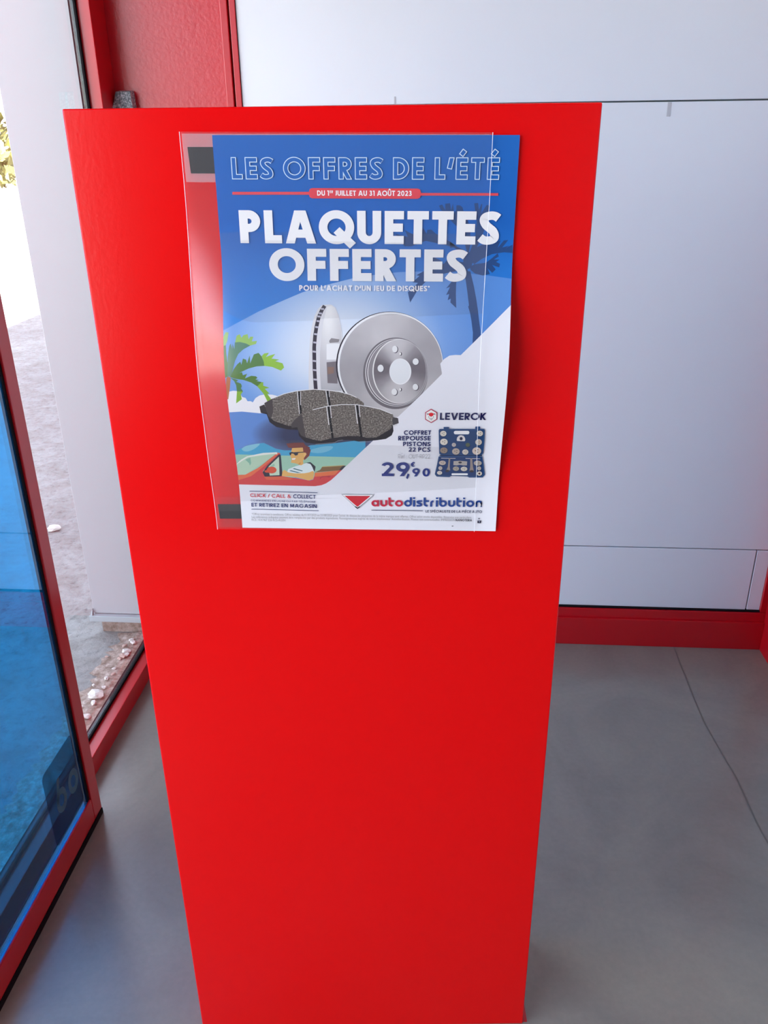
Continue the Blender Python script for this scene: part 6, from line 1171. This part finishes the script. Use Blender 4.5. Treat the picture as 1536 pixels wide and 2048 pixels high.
def ink_mat(key):
    if key in SM_IX: return SM_IX[key]
    m = mat('ink_' + key.lower(), (0.8, 0.8, 0.8), 0.5, 0.15)
    bc = bsdf(m).inputs['Base Color']
    if len(key) == 6 and all(c in '0123456789abcdef' for c in key): bc.default_value = (*ink(key), 1)
    elif key == 'PAPER': bc.default_value = (0.815, 0.815, 0.85, 1)
    elif key == 'PALMD': bc.default_value = (*ink('2a4a82'), 1)
    else:
        uv, X, Y = uvmm(m)
        if key == 'SKY':
            L(m, ramp(m, math_(m, 'DIVIDE', Y, 175.0, True), [(0.0, ink('2262b8')), (0.45, ink('1c5fba')), (1.0, ink('2f80da'))]), bc)
        elif key == 'SWEEP':
            r_ = radial(m, X, Y, 120.0, 205.0, 150.0, 118.0)
            L(m, ramp(m, r_, [(0.0, ink('e9eefb')), (0.30, ink('d0dcf6')), (0.52, ink('a3bfee')), (0.74, ink('759fe3')), (1.0, ink('578bd9'))]), bc)
        elif key == 'SEA':
            r_ = radial(m, X, Y, 98.0, 300.0, 78.0, 34.0)
            L(m, ramp(m, r_, [(0.55, ink('343a5c')), (0.85, ink('54699f')), (1.15, ink('6089d3'))]), bc)
        elif key in ('DISCF', 'DISCH'):
            cx, cy = (172.0, 217.0) if key == 'DISCF' else (180.0, 222.0)
            ang = math_(m, 'ARCTAN2', math_(m, 'SUBTRACT', Y, cy), math_(m, 'SUBTRACT', X, cx))
            wv = math_(m, 'ADD', math_(m, 'MULTIPLY', math_(m, 'COSINE', math_(m, 'ADD', math_(m, 'MULTIPLY', ang, 2.0), 0.5 if key == 'DISCF' else 0.1)), 0.5), 0.5)
            tn = N(m, 'ShaderNodeTexNoise'); tn.inputs['Scale'].default_value = 22; tn.inputs['Detail'].default_value = 5; L(m, uv, tn.inputs['Vector'])
            f = math_(m, 'ADD', math_(m, 'MULTIPLY', wv, 0.75 if key == 'DISCH' else 0.5), math_(m, 'MULTIPLY', tn.outputs['Fac'], 0.4))
            st = [(0.15, ink('c6c3cd')), (0.55, ink('aba8b2')), (0.95, ink('918d97'))] if key == 'DISCF' else [(0.2, ink('c3c0ca')), (0.55, ink('97929c')), (0.92, ink('6f6872'))]
            L(m, ramp(m, f, st), bc)
        elif key == 'DISCR':
            r_ = radial(m, X, Y, 108.0, 170.0, 30.0, 90.0)
            L(m, ramp(m, r_, [(0.1, ink('e9e9f2')), (0.5, ink('c7c6d2')), (1.0, ink('a9a9b6'))]), bc)
        elif key == 'PAD':
            tn = N(m, 'ShaderNodeTexNoise'); tn.inputs['Scale'].default_value = 300; tn.inputs['Detail'].default_value = 4; L(m, uv, tn.inputs['Vector'])
            L(m, ramp(m, tn.outputs['Fac'], [(0.36, ink('524b49')), (0.52, ink('6e6765')), (0.70, ink('999290'))]), bc)
    if key == 'GREYD': bc.default_value = (*ink('3a3442'), 1)
    SM_IX[key] = len(SHEET_MATS); SHEET_MATS.append(m)
    return SM_IX[key]

V, F, FMAT, UVS, LIFT = [], [], [], [], []

def half(poly, nx, ny, c):
    """part of a convex polygon where nx*x + ny*y >= c"""
    dd = [nx * p[0] + ny * p[1] - c for p in poly]
    if min(dd) >= -1e-9: return poly
    if max(dd) <= 1e-9: return []
    out = []
    for i in range(len(poly)):
        a, b_, da, db = poly[i], poly[(i + 1) % len(poly)], dd[i], dd[(i + 1) % len(poly)]
        if da >= 0: out.append(a)
        if da * db < 0:
            k = da / (da - db); out.append((a[0] + (b_[0] - a[0]) * k, a[1] + (b_[1] - a[1]) * k))
    return out if len(out) >= 3 else []
def rows(poly):
    """cut a convex polygon along the grid of the bent sheet"""
    t0 = min(p[1] for p in poly); t1 = max(p[1] for p in poly)
    if t1 <= T0 or t0 >= T1: return [poly]
    out = []
    for lo, hi in ((-1e3, T0), (T1, 1e3)):
        q = half(half(poly, 0, 1, lo), 0, -1, -hi) if half(poly, 0, 1, lo) else []
        if q: out.append(q)
    for k in range(max(int(T0 / GT), int(math.floor(t0 / GT))), min(int(T1 / GT), int(math.ceil(t1 / GT)))):
        r = half(poly, 0, 1, k * GT)
        r = half(r, 0, -1, -(k + 1) * GT) if r else []
        if not r: continue
        s0 = min(p[0] for p in r); s1 = max(p[0] for p in r)
        for i in range(max(0, int(math.floor(s0 / GS))), min(30, int(math.ceil(s1 / GS)))):
            c = half(r, 1, 0, i * GS)
            c = half(c, -1, 0, -(i + 1) * GS) if c else []
            if not c: continue
            cc = i / 1.0 - k / 1.0
            for sg in (1, -1):
                d_ = half(c, sg / GS, -sg / GT, sg * cc)
                if d_: out.append(d_)
    return out
def emit(poly, mi, lift):
    poly = [(min(PW, max(0.0, p[0])), min(PH, max(0.0, p[1]))) for p in poly]
    for q in rows(poly):
        k = len(V)
        V.extend(q); LIFT.extend([lift] * len(q)); F.append(tuple(range(k, k + len(q)))); FMAT.append(mi)
def emit_any(pts, mi, lift):
    if len(pts) == 4:
        emit(pts, mi, lift); return
    for tri in tessellate_polygon([[Vector((p[0], p[1], 0)) for p in pts]]):
        emit([pts[i] for i in tri], mi, lift)
def small_text(s, a, b, xh, mi, lift):
    cu = bpy.data.curves.new('fine', 'FONT'); cu.body = s; cu.size = 1.0; cu.resolution_u = 2
    ob = bpy.data.objects.new('fine', cu); COL.objects.link(ob)
    me = bpy.data.meshes.new_from_object(ob.evaluated_get(bpy.context.evaluated_depsgraph_get()))
    xs = [v.co.x for v in me.vertices]; x0, x1 = min(xs), max(xs)
    A, Bv = Vector(a), Vector(b); dv = Bv - A; ln = dv.length; ex = dv / ln; ey = Vector((ex.y, -ex.x))
    for p in me.polygons:
        q = [tuple(A + ex * ((me.vertices[i].co.x - x0) / (x1 - x0) * ln) + ey * (me.vertices[i].co.y * xh * 1.45)) for i in p.vertices]
        k = len(V); V.extend(q); LIFT.extend([lift] * len(q)); F.append(tuple(range(k, k + len(q)))); FMAT.append(mi)
    bpy.data.objects.remove(ob); bpy.data.curves.remove(cu); bpy.data.meshes.remove(me)
bpy.context.view_layer.update()
lift = 0.0
for op in ART:
    if op[0] == 'N': lift += 1.0e-5; continue
    lift += 2.2e-6
    if op[1] == 'OUT': op = ('OUT',) + op[1:]
    if op[0] == 'P': emit_any(op[2], ink_mat(op[1]), lift)
    elif op[0] == 'T':
        _, mk, s, a, b, cap, w, tr, d = op; mi = ink_mat(mk)
        for q, e in text_polys(s, a, b, cap, w, tr, 0.0): emit(q, mi, lift + e)
        lift += 2.0e-5
    elif op[0] == 'OUT':
        _, mk, s, a, b, cap, w, tr, d = op
        for q, e in text_polys(s, a, b, cap, w, tr, 0.0): emit(q, ink_mat('c4dcf6'), lift + e)
        lift += 3.0e-5
        for q, e in text_polys(s, a, b, cap, w, tr, d): emit(q, ink_mat('SKY'), lift + e)
        lift += 2.0e-5
    elif op[0] == 'F': small_text(op[2], op[3], op[4], op[5], ink_mat(op[1]), lift)
# back of the sheet
bk = len(SHEET_MATS); SHEET_MATS.append(M_PAPERB)
for q in rows([(0, 0), (0, PH), (PW, PH), (PW, 0)]): 
    k = len(V); V.extend(q); LIFT.extend([-0.0003] * len(q)); F.append(tuple(range(k, k + len(q)))); FMAT.append(bk)
POS = [on_sheet(s, t, l) for (s, t), l in zip(V, LIFT)]
pb = Vector((-0.015, BY - PBASE, 0.8850))
me = bpy.data.meshes.new('poster')
me.from_pydata([tuple(p - pb) for p in POS], [], F)
for m_ in SHEET_MATS: me.materials.append(m_)
me.polygons.foreach_set('material_index', FMAT)
uvl = me.uv_layers.new(name='UVMap')
uv = [0.0] * (2 * len(me.loops))
for i, lp in enumerate(me.loops):
    s, t = V[lp.vertex_index]; uv[2 * i] = s / 500.0; uv[2 * i + 1] = t / 500.0
uvl.data.foreach_set('uv', uv)
me.update()
# print faces the viewer
flip = [p.index for p in me.polygons if (p.normal.y > 0) != (p.material_index == bk)]
bm = bmesh.new(); bm.from_mesh(me); bm.faces.ensure_lookup_table()
bmesh.ops.reverse_faces(bm, faces=[bm.faces[i] for i in flip]); bm.to_mesh(me); bm.free()
for p in me.polygons: p.use_smooth = True
nrm = []
for p, l in zip(POS, LIFT):
    n_ = Vector((bulge(p.z, PPRM) * 1.42, -1.0, -dbulge(p.z, PPRM) * AMPL(p.x))).normalized()
    nrm.append(-n_ if l < 0 else n_)
me.normals_split_custom_set_from_vertices([tuple(x) for x in nrm])
ps = bpy.data.objects.new('poster', me); COL.objects.link(ps); ps.location = pb
tag(ps, 'blue summer offers poster with brake discs, partly slid out of its clear sleeve', 'poster')

# ---- clear plastic sleeve with two magnetic strips
SPRM = (0.033, 0.89, 1.08, 1.28)
SC = dict(TL=(-0.191, 1.310), TR=(0.1088, 1.306), BL=(-0.1938, 0.8895), BR=(0.1050, 0.8822))
SBASE = 0.0058
def on_sleeve(a, b, lift, prm=SPRM, base=SBASE):
    x = (1 - b) * ((1 - a) * SC['TL'][0] + a * SC['TR'][0]) + b * ((1 - a) * SC['BL'][0] + a * SC['BR'][0])
    z = (1 - b) * ((1 - a) * SC['TL'][1] + a * SC['TR'][1]) + b * ((1 - a) * SC['BL'][1] + a * SC['BR'][1])
    curl = 0.013 * max(0.0, 1 - a / 0.22) ** 2 * min(1.0, max(0.0, (z - 0.90) / 0.12))
    y = bulge(z, prm) * AMPL(x) + lift
    x -= 0.0045 * a * y / 0.021
    return Vector((x, BY - base - max(0.0, y - curl * (y / 0.034)), z))
sl_ = empty('plastic_sleeve', (-0.04, BY - SBASE, 0.886), 'clear plastic sleeve stuck on the pedestal front, covering most of the poster', 'sleeve')
def sheet(name, a0, a1, b0, b1, na, nb, m, fn, **kw):
    v = [fn(a0 + (a1 - a0) * i / na, b0 + (b1 - b0) * j / nb) for j in range(nb + 1) for i in range(na + 1)]
    f = [(j * (na + 1) + i, j * (na + 1) + i + 1, (j + 1) * (na + 1) + i + 1, (j + 1) * (na + 1) + i) for j in range(nb) for i in range(na)]
    return link(name, v, f, m, sl_, smooth=True)
sheet('front_film', 0, 1, 0, 1, 48, 90, M_FILM, lambda a, b: on_sleeve(a, b, 0.0))
BPRM = (0.026, 0.90, 1.08, 1.24)
sheet('back_film', 0, 1, 0, 1, 30, 80, M_FILMB, lambda a, b: on_sleeve(a, b, 0.0, BPRM, 0.0016))
sheet('weld_band', 0.004, 0.995, 0.004, 0.107, 20, 4, M_WELD, lambda a, b: on_sleeve(a, b, 0.0, BPRM, 0.0021))
sheet('weld_band', 0.004, 0.995, 0.905, 0.996, 20, 4, M_WELD, lambda a, b: on_sleeve(a, b, 0.0, BPRM, 0.0021)).data.materials[0] = M_FILM
for b0, b1 in ((0.032, 0.088), (0.925, 0.967)):
    v_ = [Vector((x, y, z)) for y in (BY - 0.0024, BY - 0.0009) for (x, z) in ((-0.1845 if b0 < .5 else -0.1905, 1.31 - 0.4225 * b1), (0.100, 1.3062 - 0.4238 * b1), (0.100, 1.3062 - 0.4238 * b0), (-0.1855 if b0 < .5 else -0.1915, 1.31 - 0.4225 * b0))]
    link('magnetic_strip', v_, [(0, 1, 2, 3), (7, 6, 5, 4), (0, 4, 5, 1), (1, 5, 6, 2), (2, 6, 7, 3), (3, 7, 4, 0)], M_MAG, sl_)
def edge_tube(name, a, r_):
    v, f = [], []
    n = 90
    for j in range(n + 1):
        p = on_sleeve(a, j / n, 0.0002)
        for k in range(6): v.append(p + Vector((r_ * math.cos(k * 1.0472), r_ * math.sin(k * 1.0472), 0)))
        if j:
            for k in range(6): f.append(((j - 1) * 6 + k, (j - 1) * 6 + (k + 1) % 6, j * 6 + (k + 1) % 6, j * 6 + k))
    return link(name, v, f, M_SEAM, sl_, smooth=True)
edge_tube('edge_seam', 1.0, 0.00026)
edge_tube('edge_seam', 0.0, 0.0003)

for o in BASES:
    if '_base' in o: del o['_base']
